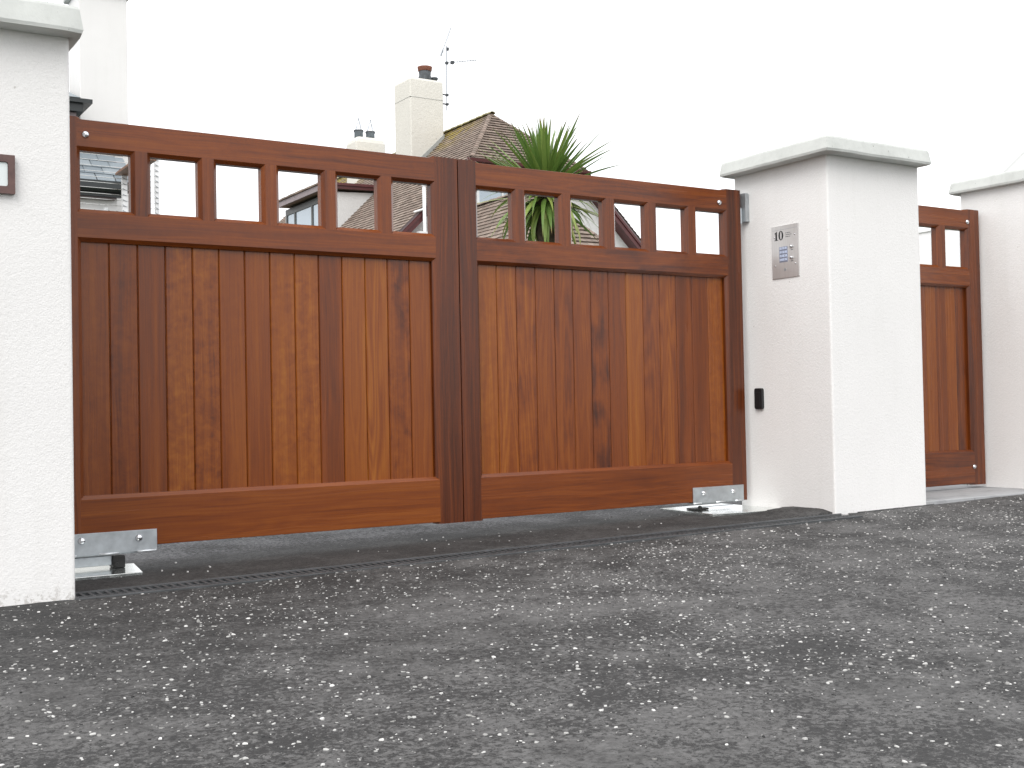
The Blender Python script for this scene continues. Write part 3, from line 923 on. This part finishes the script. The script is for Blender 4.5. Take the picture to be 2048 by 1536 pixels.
# main walls
m = MB()
zc0 = ZR - 0.25
m.prism([(12.9, 0), (24.4, 0), (24.4, ZR - (24.4 - XR) * S1 - .2), (XRR - 0.05, EAVE_Z - 0.25), (XL + 0.05, EAVE_Z - 0.25), (12.9, ZR - (XR - 12.9) * S1 - .2)], 'y', 25.38, 41.8)
hlink('wall', m, 'housewall')
# roof boarding (what shows under the tiles at verge and eaves)
m = MB()
YB = 42.0
v_ = [(XR, APEX_Y, ZR), (XL, EAVE_Y, EAVE_Z), (12.3, EAVE_Y, ZR - (XR - 12.3) * S1), (12.3, YB, ZR - (XR - 12.3) * S1), (XR, YB, ZR),
      (XRR, EAVE_Y, EAVE_Z), (25.0, EAVE_Y, ZR - (25.0 - XR) * S1), (25.0, YB, ZR - (25.0 - XR) * S1)]
n = len(v_)
v2 = [(x, y + (0.0 if y > 26 else 0.0), z - 0.10) for x, y, z in v_]
fs = [(0, 1, 2, 3, 4), (0, 4, 7, 6, 5), (0, 5, 1)]
fs += [tuple(i + n for i in f)[::-1] for f in fs]
for a, b in ((1, 2), (2, 3), (3, 4), (4, 7), (7, 6), (6, 5), (5, 1)): fs.append((a, b, b + n, a + n))
m.add(v_ + v2, fs); hlink('roof_boarding', m, 'taupe')
cs = math.sqrt(1 + S1 * S1)
m = MB()
# left slope (faces -x): courses run along +y
def rl(d):
    x = XR - d / cs
    y0 = EAVE_Y - 0.05 if x < XL else APEX_Y - (APEX_Y - EAVE_Y) * (XR - x) / (XR - XL)
    return (y0 - EAVE_Y, YB - EAVE_Y)
tiled(m, (XR, EAVE_Y, ZR), (0, 1, 0), (-1, 0, -S1), 6.35 * cs, rl)
# right slope, only its verge shows
def rr_(d):
    x = d / cs
    y0 = EAVE_Y - 0.05 if XR + x > XRR else APEX_Y - (APEX_Y - EAVE_Y) * x / (XRR - XR)
    return (y0 - EAVE_Y, y0 - EAVE_Y + 4.0)
tiled(m, (XR, EAVE_Y, ZR), (0, 1, 0), (1, 0, -S1), 6.3 * cs, rr_, tw=0.33)
# half hip (faces -y)
hv = Vector((0, EAVE_Y - APEX_Y, EAVE_Z - ZR)); hl_ = hv.length + 0.06
def rh(d):
    f = min(d / hv.length, 1.03)
    return (-(XR - XL) * f, (XRR - XR) * f)
tiled(m, (XR, APEX_Y, ZR), (1, 0, 0), hv, hl_, rh, th=0.03)
hlink('roof_tiles', m, 'tile', kind='stuff')
# ridge and hip cappings
def caps(p, q, r, ln, mb):
    p, q = Vector(p), Vector(q); d = q - p; L = d.length; d.normalize()
    side = d.cross(Vector((0, 0, 1))).normalized(); up = side.cross(d).normalized()
    s = 0
    while s < L:
        e = min(s + ln, L); n = 7
        ra, rb = r * 0.84, r * 1.10
        vs = []
        for (t, rad) in ((s - 0.02, ra), (e, rb)):
            for thick in (0, -0.022):
                for k in range(n):
                    a = math.pi * k / (n - 1)
                    vs.append(p + d * t + side * (rad + thick) * math.cos(a) + up * ((rad + thick) * math.sin(a) * 0.62 - 0.03 + random.uniform(-.003, .003)))
        fs = []
        for k in range(n - 1):
            fs += [(k, k + 1, 2 * n + k + 1, 2 * n + k), (n + k, 3 * n + k, 3 * n + k + 1, n + k + 1), (k, n + k, n + k + 1, k + 1), (2 * n + k, 2 * n + k + 1, 3 * n + k + 1, 3 * n + k)]
        mb.add(vs, fs); s = e
m = MB(); caps((XR, APEX_Y - 0.12, ZR + 0.03), (XR, YB, ZR + 0.03), 0.13, 0.42, m); hlink('ridge_tiles', m, 'ridge', kind='stuff')
m = MB()
caps((XR, APEX_Y, ZR + 0.02), (XL, EAVE_Y - 0.04, EAVE_Z + 0.02), 0.085, 0.165, m)
caps((XR, APEX_Y, ZR + 0.02), (XRR, EAVE_Y - 0.04, EAVE_Z + 0.02), 0.085, 0.165, m)
hlink('hip_tiles', m, 'tile', kind='stuff')
# eaves board and gutter of the half hip
m = MB(); m.box((XL - 0.12, EAVE_Y - 0.02, EAVE_Z - 0.30), (XRR + 0.12, EAVE_Y + 0.05, EAVE_Z - 0.02)); hlink('fascia', m, 'maroon')
m = MB(); m.prism([(EAVE_Y - 0.13, EAVE_Z - 0.05), (EAVE_Y - 0.115, EAVE_Z - 0.13), (EAVE_Y - 0.075, EAVE_Z - 0.16), (EAVE_Y - 0.035, EAVE_Z - 0.13), (EAVE_Y - 0.022, EAVE_Z - 0.05)], 'x', XL - 0.1, XRR + 0.15); hlink('gutter', m, 'maroon')
m = MB(); m.box((XL + 0.0, EAVE_Y + 0.05, EAVE_Z - 0.30), (XRR - 0.0, 25.38, EAVE_Z - 0.27)); hlink('soffit', m, 'maroon')
# bargeboards down both verges
for sx in (-1, 1):
    m = MB()
    xs, zs = XR + sx * (XR - XL + 0.0), EAVE_Z - 0.10
    xe, ze = XR + sx * 6.3, ZR - 6.3 * S1 - 0.10
    m.prism([(xs, zs), (xe, ze), (xe, ze - 0.30), (xs, zs - 0.30)], 'y', EAVE_Y - 0.015, EAVE_Y + 0.03); hlink('bargeboard', m, 'maroon')
    m = MB(); m.prism([(xs, zs - .02), (xe, ze - .02), (xe, ze - 0.12), (xs, zs - 0.12)], 'y', EAVE_Y - 0.05, EAVE_Y - 0.018); hlink('bargeboard_trim', m, 'maroon')
    m = MB(); m.prism([(xs, zs - .26), (xe, ze - .26), (xe, ze - 0.30), (xs, zs - 0.30)], 'y', EAVE_Y + 0.03, 25.38); hlink('verge_soffit', m, 'maroon')
# gable window
m = MB()
wx0, wx1, wz0, wz1, wy = 16.93, 18.75, 6.45, 7.6, 25.38
for a, b in (((wx0, wz0), (wx0 + .08, wz1)), ((wx1 - .08, wz0), (wx1, wz1)), ((wx0 + .08, wz0), (wx1 - .08, wz0 + .08)), ((wx0 + .08, wz1 - .08), (wx1 - .08, wz1)), (((wx0 + wx1) / 2 - .03, wz0 + .08), ((wx0 + wx1) / 2 + .03, wz1 - .08))):
    m.box((a[0], wy - 0.05, a[1]), (b[0], wy + 0.01, b[1]))
w_ = hlink('window', m, 'white_pvc')
for a, b in (((wx0 + .08), (wx0 + wx1) / 2 - .03), ((wx0 + wx1) / 2 + .03, wx1 - .08)):
    m = MB(); m.box((a, wy - 0.02, wz0 + .08), (b, wy - 0.012, wz1 - .08)); hlink('pane', m, 'glass', w_)
# soil pipe by the gable
m = MB(); m.tube((14.88, 24.86, 0), (14.88, 24.86, 7.75), 0.05, 10); pp = hlink('vent_pipe', m, 'white_pvc', smooth=True)
m = MB(); m.tube((14.60, 24.98, 6.20), (14.88, 24.86, 6.30), 0.03, 8); hlink('pipe_bracket', m, 'white_pvc', pp)
m = MB(); m.tube((14.88, 24.86, 6.95), (14.88, 24.86, 7.06), 0.065, 10); hlink('pipe_collar', m, 'white_pvc', pp)
m = MB(); m.box((14.68, 24.80, 5.52), (15.1, 25.0, 5.64)); hlink('pipe_hopper', m, 'white_pvc', pp)
# lower hipped bay roof in front of the gable
PX, PZ, PYA = 16.41, 6.43, 21.6
PS = 1.08
pcs = math.sqrt(1 + PS * PS)
m = MB()
dn = 2.6
v_ = [(PX, PYA, PZ - .03), (PX, 25.38, PZ - .03), (PX - dn, 25.38, PZ - dn * PS - .03), (PX - dn, PYA - dn, PZ - dn * PS - .03), (PX + dn, PYA - dn, PZ - dn * PS - .03), (PX + dn, 25.38, PZ - dn * PS - .03)]
v2 = [(x, y, z - 0.1) for x, y, z in v_]
fs = [(0, 1, 2, 3), (0, 3, 4), (0, 4, 5, 1)]
fs += [tuple(i + 6 for i in f)[::-1] for f in fs] + [(2, 3, 9, 8), (3, 4, 10, 9), (4, 5, 11, 10)]
m.add(v_ + v2, fs); hlink('bay_roof_boarding', m, 'taupe')
m = MB()
tiled(m, (PX, PYA, PZ), (0, 1, 0), (-1, 0, -PS), dn * pcs, lambda d: (-d / pcs, 25.38 - PYA))
tiled(m, (PX, PYA, PZ), (1, 0, 0), (0, -1, -PS), dn * pcs, lambda d: (-d / pcs, d / pcs), th=0.03)
tiled(m, (PX, PYA, PZ), (0, 1, 0), (1, 0, -PS), dn * pcs, lambda d: (-d / pcs, 25.38 - PYA), tw=0.33)
hlink('bay_roof_tiles', m, 'tile', kind='stuff')
m = MB()
caps((PX, PYA - 0.1, PZ + .02), (PX, 25.38, PZ + .02), 0.12, 0.42, m)
caps((PX, PYA, PZ + .02), (PX - dn, PYA - dn, PZ - dn * PS + .02), 0.09, 0.18, m)
caps((PX, PYA, PZ + .02), (PX + dn, PYA - dn, PZ - dn * PS + .02), 0.09, 0.18, m)
hlink('bay_hip_tiles', m, 'tile', kind='stuff')
m = MB(); m.box((PX - dn + .3, PYA - dn + .3, 0), (PX + dn - .3, 25.38, PZ - dn * PS - .02)); hlink('bay_wall', m, 'housewall')
# main chimney
def stack(x0, x1, y0, y1, z0, z1, sh, name='chimney'):
    m = MB()
    zs = [z0, z1 - sh * 1.5, z1 - sh * .7, z1 - sh * .2, z1]
    ins = [0, 0.0, sh * .25, sh * .7, sh * 1.15]
    b = 0
    for z, i in zip(zs, ins):
        r = 0.04
        xa, xb, ya, yb = x0 + i, x1 - i, y0 + i, y1 - i
        m.v += [(xa + r, ya, z), (xb - r, ya, z), (xb, ya + r, z), (xb, yb - r, z), (xb - r, yb, z), (xa + r, yb, z), (xa, yb - r, z), (xa, ya + r, z)]
    for k in range(4):
        m.f += [(k * 8 + i, k * 8 + (i + 1) % 8, (k + 1) * 8 + (i + 1) % 8, (k + 1) * 8 + i) for i in range(8)]
    m.f += [tuple(range(8))[::-1], tuple(range(32, 40))]
    return hlink(name, m, 'roughcast')
ch = stack(16.95, 18.21, 29.57, 30.75, 7.2, 11.60, 0.055)
m = MB(); m.lathe([(0.20, 0), (0.225, 0.2), (0.20, 0.25), (0.21, 0.40)], (17.80, 30.1, 11.60), 'z', 16); pt = hlink('chimney_pot', m, 'soot', ch, smooth=True, label='sooty round chimney pot with a red clay rim')
m = MB(); m.lathe([(0.21, 0.40), (0.235, 0.42), (0.25, 0.52), (0.255, 0.55), (0.19, 0.55), (0.19, 0.45)], (17.80, 30.1, 11.60), 'z', 18); hlink('pot_rim', m, 'clay', ch, smooth=True)
m = MB(); m.lathe([(0.05, 0), (0.05, 0.1), (0.10, 0.14), (0.13, 0.2), (0.125, 0.235), (0.02, 0.25)], (18.22 - .06, 30.1, 11.60), 'z', 14); hlink('flue_cowl', m, 'soot', ch, smooth=True)
m = MB(); m.box((16.942, 29.562, 10.93), (18.216, 30.756, 10.938)); hlink('stack_joint', m, 'lead', ch)
m = MB()
m.prism([(16.95, 8.44), (18.21, 9.66), (18.21, 9.80), (16.95, 8.60)], 'y', 29.545, 29.572)
hlink('flashing', m, 'lead', ch)
m = MB(); m.box((16.92, 29.545, 8.33), (16.953, 30.75, 8.56)); hlink('flashing', m, 'lead', ch)
# small chimney farther back
c2 = stack(17.75, 18.98, 35.57, 36.5, 8.6, 10.98, 0.16)
for cx_ in (18.06, 18.55):
    m = MB(); m.lathe([(0.17, 0), (0.165, 0.24), (0.185, 0.26), (0.185, 0.32), (0.15, 0.32), (0.15, 0.2)], (cx_, 36.0, 10.95), 'z', 16); pt = hlink('chimney_pot', m, 'potgrey', c2, smooth=True)
    m = MB(); m.lathe([(0.188, 0.0), (0.188, 0.055), (0.155, 0.055)], (cx_, 36.0, 11.22), 'z', 16); hlink('pot_band', m, 'soot', c2, smooth=True)
    m = MB()
    for k in range(4):
        a = k * math.pi / 2 + 0.5
        m.tube((cx_ + .16 * math.cos(a), 36.0 + .16 * math.sin(a), 11.27), (cx_ + .01, 36.0, 11.72), 0.012, 5)
    m.lathe([(0.02, 0), (0.03, 0.03), (0.015, 0.06)], (cx_ + .01, 36.0, 11.69), 'z', 8)
    hlink('wire_cowl', m, 'aerial', c2)
# dormer on the left slope
DX, DY0, DY1 = 14.95, 31.55, 35.75
zf = 8.0
m = MB()
m.prism([(DX, ZR - (XR - DX) * S1 - .15), (DX + 1.75, ZR - (XR - DX - 1.75) * S1 - .15), (DX + 1.75, zf), (DX, zf - .08)], 'y', DY0, DY0 + 0.12)
dm = hlink('dormer', m, 'housewall')
m = MB(); m.prism([(DX, ZR - (XR - DX) * S1 - .15), (DX + 1.75, ZR - (XR - DX - 1.75) * S1 - .15), (DX + 1.75, zf), (DX, zf - .08)], 'y', DY1 - 0.12, DY1); hlink('dormer_cheek', m, 'housewall', dm)
m = MB(); m.prism([(DX - .32, zf + .0), (DX + 2.1, zf + .06), (DX + 2.1, zf + .24), (DX - .32, zf + .18)], 'y', DY0 - 0.18, DY0 - 0.13); hlink('dormer_fascia', m, 'maroon', dm)
m = MB(); m.prism([(DX - .36, zf + .105), (DX + 2.1, zf + .165), (DX + 2.1, zf + .25), (DX - .36, zf + .19)], 'y', DY0 - 0.23, DY0 - 0.182); hlink('dormer_gutter', m, 'maroon', dm)
m = MB(); m.prism([(DX - .32, zf + .02), (DX + 2.3, zf + .08), (DX + 2.3, zf + .17), (DX - .32, zf + .11)], 'y', DY0 - 0.13, DY1 + .1); hlink('dormer_roof', m, 'tile', dm)
m = MB(); m.box((DX - .36, DY0 - .13, zf - .03), (DX - .322, DY1 + .1, zf + .17)); hlink('dormer_fascia', m, 'taupe', dm)
m = MB()
k = DY0 - .1
while k < DY1 + .1:
    m.box((DX - .42, k, zf + .172), (DX + .1, k + .31, zf + .215 + random.uniform(0, .02))); k += .33
hlink('dormer_edge_tiles', m, 'tile', dm)
m = MB()
zs0 = ZR - (XR - DX) * S1 - 0.05
m.box((DX - .03, DY0 + .12, zf - .30), (DX + .06, DY1 - .12, zf - .085))
for yy in (31.68, 33.15, 34.72, 35.52): m.box((DX - .028, yy, zs0 - .1), (DX + .058, yy + .13, zf - .302))
hlink('dormer_frame', m, 'darkframe', dm)
for a, b in ((31.81, 33.15), (33.28, 34.72), (34.85, 35.52)):
    m = MB(); m.box((DX + .0, a, zs0 - .1), (DX + .012, b, zf - .302)); hlink('dormer_pane', m, 'glass', dm)

# ------------------------------------------------------------------ aerial
t = thing('tv_aerial', 'thin television aerial mast clamped to the tall cream chimney', 'aerial', (18.57, 30.0, 10.74))
A0 = t.location.copy()
def al(name, mb, mat='aerial', par=None):
    mb.v = [(x - A0.x, y - A0.y, z - A0.z) for x, y, z in mb.v]
    return link(name, mb.mesh(name, mat), par or t)
m = MB(); m.tube((18.57, 30, 10.74), (18.60, 30, 12.98), 0.017, 8); al('mast', m)
for zz in (11.28, 10.96):
    m = MB(); m.box((18.20, 29.98, zz - .02), (18.60, 30.02, zz + .02)); m.box((18.55, 29.95, zz - .035), (18.63, 30.05, zz + .035)); al('bracket', m, 'soot')
m = MB(); m.tube((18.40, 29.98, 12.68), (18.80, 30.0, 13.66), 0.014, 6)
yagi = al('boom', m)
m = MB()
for k in range(9):
    f = k / 8; x, z = 18.43 + .37 * f, 12.75 + .9 * f
    m.tube((x - .02, 29.88 + .03 * f, z + .008), (x + .02, 30.1 - .03 * f, z - .008), 0.007, 5)
al('elements', m)
m = MB()
for k in range(4):
    z = 12.60 + k * .05; m.tube((18.22 + k * .03, 29.8, z), (18.62 + k * .02, 30.2, z + .02), 0.007, 5)
m.tube((18.36, 29.98, 12.58), (18.46, 29.98, 12.82), 0.022, 6)
al('reflector', m)
m = MB(); m.box((18.62, 29.96, 12.82), (18.68, 30.04, 12.92)); al('clamp', m, 'soot')
m = MB(); m.tube((18.48, 30, 12.36), (19.80, 30.0, 12.66), 0.010, 6); al('boom', m)
m = MB()
for k in range(10):
    f = k / 9; x, z = 18.85 + .95 * f, 12.44 + .215 * f
    m.tube((x, 29.86, z), (x, 30.14, z), 0.006, 5)
al('elements', m)
m = MB(); m.box((18.77, 29.95, 12.38), (18.87, 30.05, 12.48)); m.box((18.56, 29.96, 12.34), (18.65, 30.04, 12.43)); al('clamp', m, 'soot')

# ------------------------------------------------------------------ modern white house with slate lean-to
mh = thing('modern_house', 'modern white house with slate lean-to and tall white chimney behind the left pillar', 'house', (0.0, 15.0, 0.0))
def ml(name, mb, mat, par=None, **kw):
    mb.v = [(x, y - 15.0, z) for x, y, z in mb.v]
    return link(name, mb.mesh(name, mat), par or mh, **kw)
m = MB(); m.box((-5, 13.35, 0), (2.78, 19, 5.0)); ml('wall', m, 'render')
m = MB(); m.box((-5, 12.25, 0), (3.16, 13.35, 3.80)); ml('lean_to_wall', m, 'render')
m = MB(); m.box((3.05, 14.0, 0), (3.78, 14.75, 7.16)); c_ = ml('chimney', m, 'render', bevel=0.01)
m = MB(); m.box((2.98, 13.93, 7.162), (3.85, 14.82, 7.29)); ml('chimney_cap', m, 'cap', c_, bevel=0.02)
# upper eaves
m = MB(); m.prism([(12.92, 4.98), (13.36, 4.98), (13.36, 5.20), (12.96, 5.17), (12.92, 5.14)], 'x', -5, 2.86); ml('eaves_gutter', m, 'gutter')
m = MB(); m.prism([(-5, 5.16), (2.98, 5.16), (2.98, 5.10), (-5, 5.10)], 'y', 12.86, 19.2); ml('roof_edge', m, 'gutter')
m = MB(); m.box((-5, 13.0, 4.80), (2.78, 13.34, 4.975)); ml('soffit', m, 'taupe')
m = MB(); m.prism([(12.98, 5.2), (16.2, 6.3), (19.3, 5.2)], 'x', -5, 2.84); ml('roof', m, 'slate')
# slates, hung course by course
TOP, BOT = Vector((0, 13.35, 4.86)), Vector((0, 12.02, 3.80))
dv = BOT - TOP; LN = dv.length; dv.normalize(); nr = Vector((0, -dv.z, dv.y)); nr = Vector((0, dv.z, -dv.y))
if nr.z < 0: nr = -nr
m = MB(); m.prism([(13.35, 4.84), (12.04, 3.795), (12.04, 3.74), (13.35, 4.76)], 'x', -2, 3.24); ml('roof_boarding', m, 'taupe')
sl_me = []
for k in range(4):
    m = MB(); w, l_ = 0.244, 0.38
    pts = [(-w / 2, 0), (w / 2, 0), (w / 2 + random.uniform(-.003, .002), l_ + random.uniform(-.004, .004)), (0.0, l_ + random.uniform(-.003, .004)), (-w / 2 + random.uniform(-.002, .003), l_ + random.uniform(-.004, .004))]
    m.prism(pts, 'z', 0.0, 0.012)
    sl_me.append(m.mesh('slate', 'slate'))
ang = math.atan2(-dv.z, -dv.y)
course = 0; d = LN + 0.03
while d > 0.2:
    x = 3.34 - (0.128 if course % 2 else 0.0) - 0.128
    while x > 1.0:
        p = TOP + dv * (d - 0.38) + nr * 0.006
        o = link('slate', random.choice(sl_me), mh)
        # local y runs down the slope, tilted a little so each course laps the next
        yv = (dv + nr * 0.05).normalized(); xv = Vector((-1, 0, 0)); zv = xv.cross(yv)
        mm_ = Matrix((xv, yv, zv)).transposed().to_4x4()
        mm_.translation = Vector((x, p.y - 15.0, p.z)) + zv * random.uniform(0, .003)
        o.matrix_local = mm_
        x -= 0.256
    d -= 0.20; course += 1
m = MB(); m.prism([(11.93, 3.80), (11.93, 3.70), (11.97, 3.66), (12.05, 3.66), (12.06, 3.80)], 'x', -2, 3.26); ml('gutter', m, 'gutter')
m = MB(); m.box((-2, 12.06, 3.60), (3.24, 12.11, 3.735)); ml('fascia', m, 'gutter')
m = MB(); m.box((-2, 12.11, 3.58), (3.12, 12.25, 3.62)); ml('lean_to_soffit', m, 'taupe')
m = MB(); m.tube((2.98, 12.16, 0.0), (2.98, 12.16, 3.46), 0.035, 10); ml('downpipe', m, 'white_pvc')
m = MB(); m.lathe([(0.05, 0), (0.055, -0.03), (0.04, -0.06)], (2.93, 12.25, 3.36), 'y', 12); ml('wall_light', m, 'potgrey')

# ------------------------------------------------------------------ wire trellis with pale posts in the garden
tr = thing('wire_trellis', 'pale posts strung with horizontal steel wires behind the left gate leaf', 'trellis', (2.5, 10.0, 0.0))
def tl(name, mb, mat, par=None):
    mb.v = [(x - 2.5, y - 10.0, z) for x, y, z in mb.v]
    return link(name, mb.mesh(name, mat), par or tr)
POSTS = [(1.86, 0.022, 4.75), (2.70, 0.030, 3.50), (3.015, 0.012, 3.98), (3.10, 0.026, 3.98)]
PYs = 10.0
zw = [2.58 + 0.068 * k for k in range(21)]
for x, r_, zt_ in POSTS:
    m = MB(); m.box((x - r_, PYs - r_, 0), (x + r_, PYs + r_, zt_)); po = tl('post', m, 'post')
    m = MB()
    for z in zw + [zw[-1] + .068 * k for k in range(1, 12)]:
        if z < zt_: m.tube((x - r_ - .006, PYs - r_ - .008, z + .010), (x + r_ * .5, PYs - r_ - .008, z - .014), 0.003, 5)
    tl('wire_clips', m, 'aerial', po)['kind'] = 'stuff'
for k, z in enumerate(zw):
    m = MB(); m.tube((1.0, PYs - .03, z), (3.10, PYs - .03, z - .01), 0.0035, 5); tl('wire', m, 'wire')
cp = thing('timber_canopy', 'small brown timber board canopy on the trellis post', 'canopy', (2.745, 9.6, 3.505))
m = MB(); m.box((-0.15, -0.62, 0.0), (0.07, 0.42, 0.03)); link('board', m.mesh('board', 'timber'), cp, bevel=0.004)

# ------------------------------------------------------------------ cordyline palm
pc = Vector((5.62, 5.0, 2.66))
palm = thing('palm_tree', 'spiky green cordyline palm showing above the right gate leaf', 'palm tree', (5.62, 5.0, 0.0))
m = MB()
N = 22
for k in range(N + 1):
    f = k / N; r_ = 0.115 - 0.035 * f + (0.012 if k % 2 else 0) + (0.05 if k == 0 else 0)
    for i in range(12):
        a = 2 * math.pi * i / 12
        m.v.append((r_ * math.cos(a) + .03 * math.sin(f * 4), r_ * math.sin(a), -0.1 + 2.78 * f))
for k in range(N):
    m.f += [(k * 12 + i, k * 12 + (i + 1) % 12, (k + 1) * 12 + (i + 1) % 12, (k + 1) * 12 + i) for i in range(12)]
m.f.append(tuple(range(N * 12, N * 12 + 12)))
link('trunk', m.mesh('trunk', 'trunk', True), palm)
def leaf_mesh(bend, w, ln, twist):
    """folded blade growing along +z from the origin, bending towards +x"""
    n = 10; vs, fs, uv = [], [], []
    x = z = 0.0; a = 0.0
    for k in range(n + 1):
        f = k / n
        ww = w * (0.55 + 1.3 * f if f < .32 else (1.0 - ((f - .32) / .68) ** 1.6) * 0.97 + .03) * 0.5
        a = bend * f ** 1.5
        if k: x += ln / n * math.sin(a); z += ln / n * math.cos(a)
        tw = twist * f
        nx, nz = math.cos(a), -math.sin(a)
        fold = 0.35 * ww
        ey, ex = ww * math.cos(tw), ww * math.sin(tw)
        vs += [(x + nx * (fold + ex), ey, z + nz * (fold + ex)), (x, 0, z), (x + nx * (fold - ex), -ey, z + nz * (fold - ex))]
        uv += [(0, f), (.5, f), (1, f)]
    for k in range(n):
        b = k * 3
        fs += [(b, b + 1, b + 4, b + 3), (b + 1, b + 2, b + 5, b + 4)]
    me = bpy.data.meshes.new('leaf'); me.from_pydata(vs, [], fs)
    ul = me.uv_layers.new(name='UVMap')
    for lp_ in me.loops: ul.data[lp_.index].uv = uv[lp_.vertex_index]
    me.materials.append(MT['leaf'])
    for p in me.polygons: p.use_smooth = True
    return me
stiff = [leaf_mesh(b, .048, 1.0, tw) for b, tw in ((0.05, .3), (0.15, -.4), (0.3, .5), (.22, .1))]
arch = [leaf_mesh(b, .054, 1.0, tw) for b, tw in ((0.9, .5), (1.3, -.6), (1.7, .3), (2.1, -.4))]
hang = [leaf_mesh(b, .060, 1.0, tw) for b, tw in ((1.2, .6), (0.8, -.7), (1.6, .3))]
random.seed(21)
for k in range(290):
    f = (k + 0.5) / 290                       # 0: young centre, 1: old skirt
    azm = k * 2.39996 + random.uniform(-.25, .25)
    inc = R(3 + 129 * f ** 0.90) + random.uniform(-.17, .17)        # lean from vertical
    if f < 0.45: me = random.choice(stiff)
    elif f < 0.78: me = random.choice(arch[:2] + stiff[2:])
    else: me = random.choice(hang + arch[1:3])
    ln = 0.70 if f < .2 else (0.76 if f < .6 else 0.68) * random.uniform(.78, 1.2)
    if f > .9: ln *= .9
    o = link('leaf', me, palm)
    d = Vector((math.sin(inc) * math.cos(azm), math.sin(inc) * math.sin(azm), math.cos(inc)))
    xb = Vector((math.cos(inc) * math.cos(azm), math.cos(inc) * math.sin(azm), -math.sin(inc)))
    yb = d.cross(xb)
    mm_ = Matrix((xb, yb, d)).transposed().to_4x4() @ Matrix.Diagonal((ln, 1.0, ln, 1))
    mm_.translation = Vector((0, 0, 2.60 + 0.16 * (1 - f))) + d * 0.02
    o.matrix_local = mm_
    tone = (0.22 + random.uniform(0, .45)) if f < .55 else (0.55 + random.uniform(-.3, .45))
    o.color = (min(tone, 1), random.choice((0, .5, .8, 1)), 0, 1)

# ------------------------------------------------------------------ pale gabled house far to the right
fh = thing('pale_house', 'very pale gabled house just showing beyond the right pillar', 'house', (36.0, 20.0, 0.0))
m = MB(); m.prism([(-4.2, 0), (4.2, 0), (4.2, 6.2), (0.4, 9.4), (-4.2, 6.2)], 'y', 0.0, 9.0); link('wall', m.mesh('wall', 'farwall'), fh)
m = MB(); m.prism([(-4.25, 6.17), (0.4, 9.402), (4.25, 6.17), (4.25, 6.25), (0.4, 9.5), (-4.25, 6.25)], 'y', -0.02, 9.05); link('roof', m.mesh('roof', 'farroof'), fh)
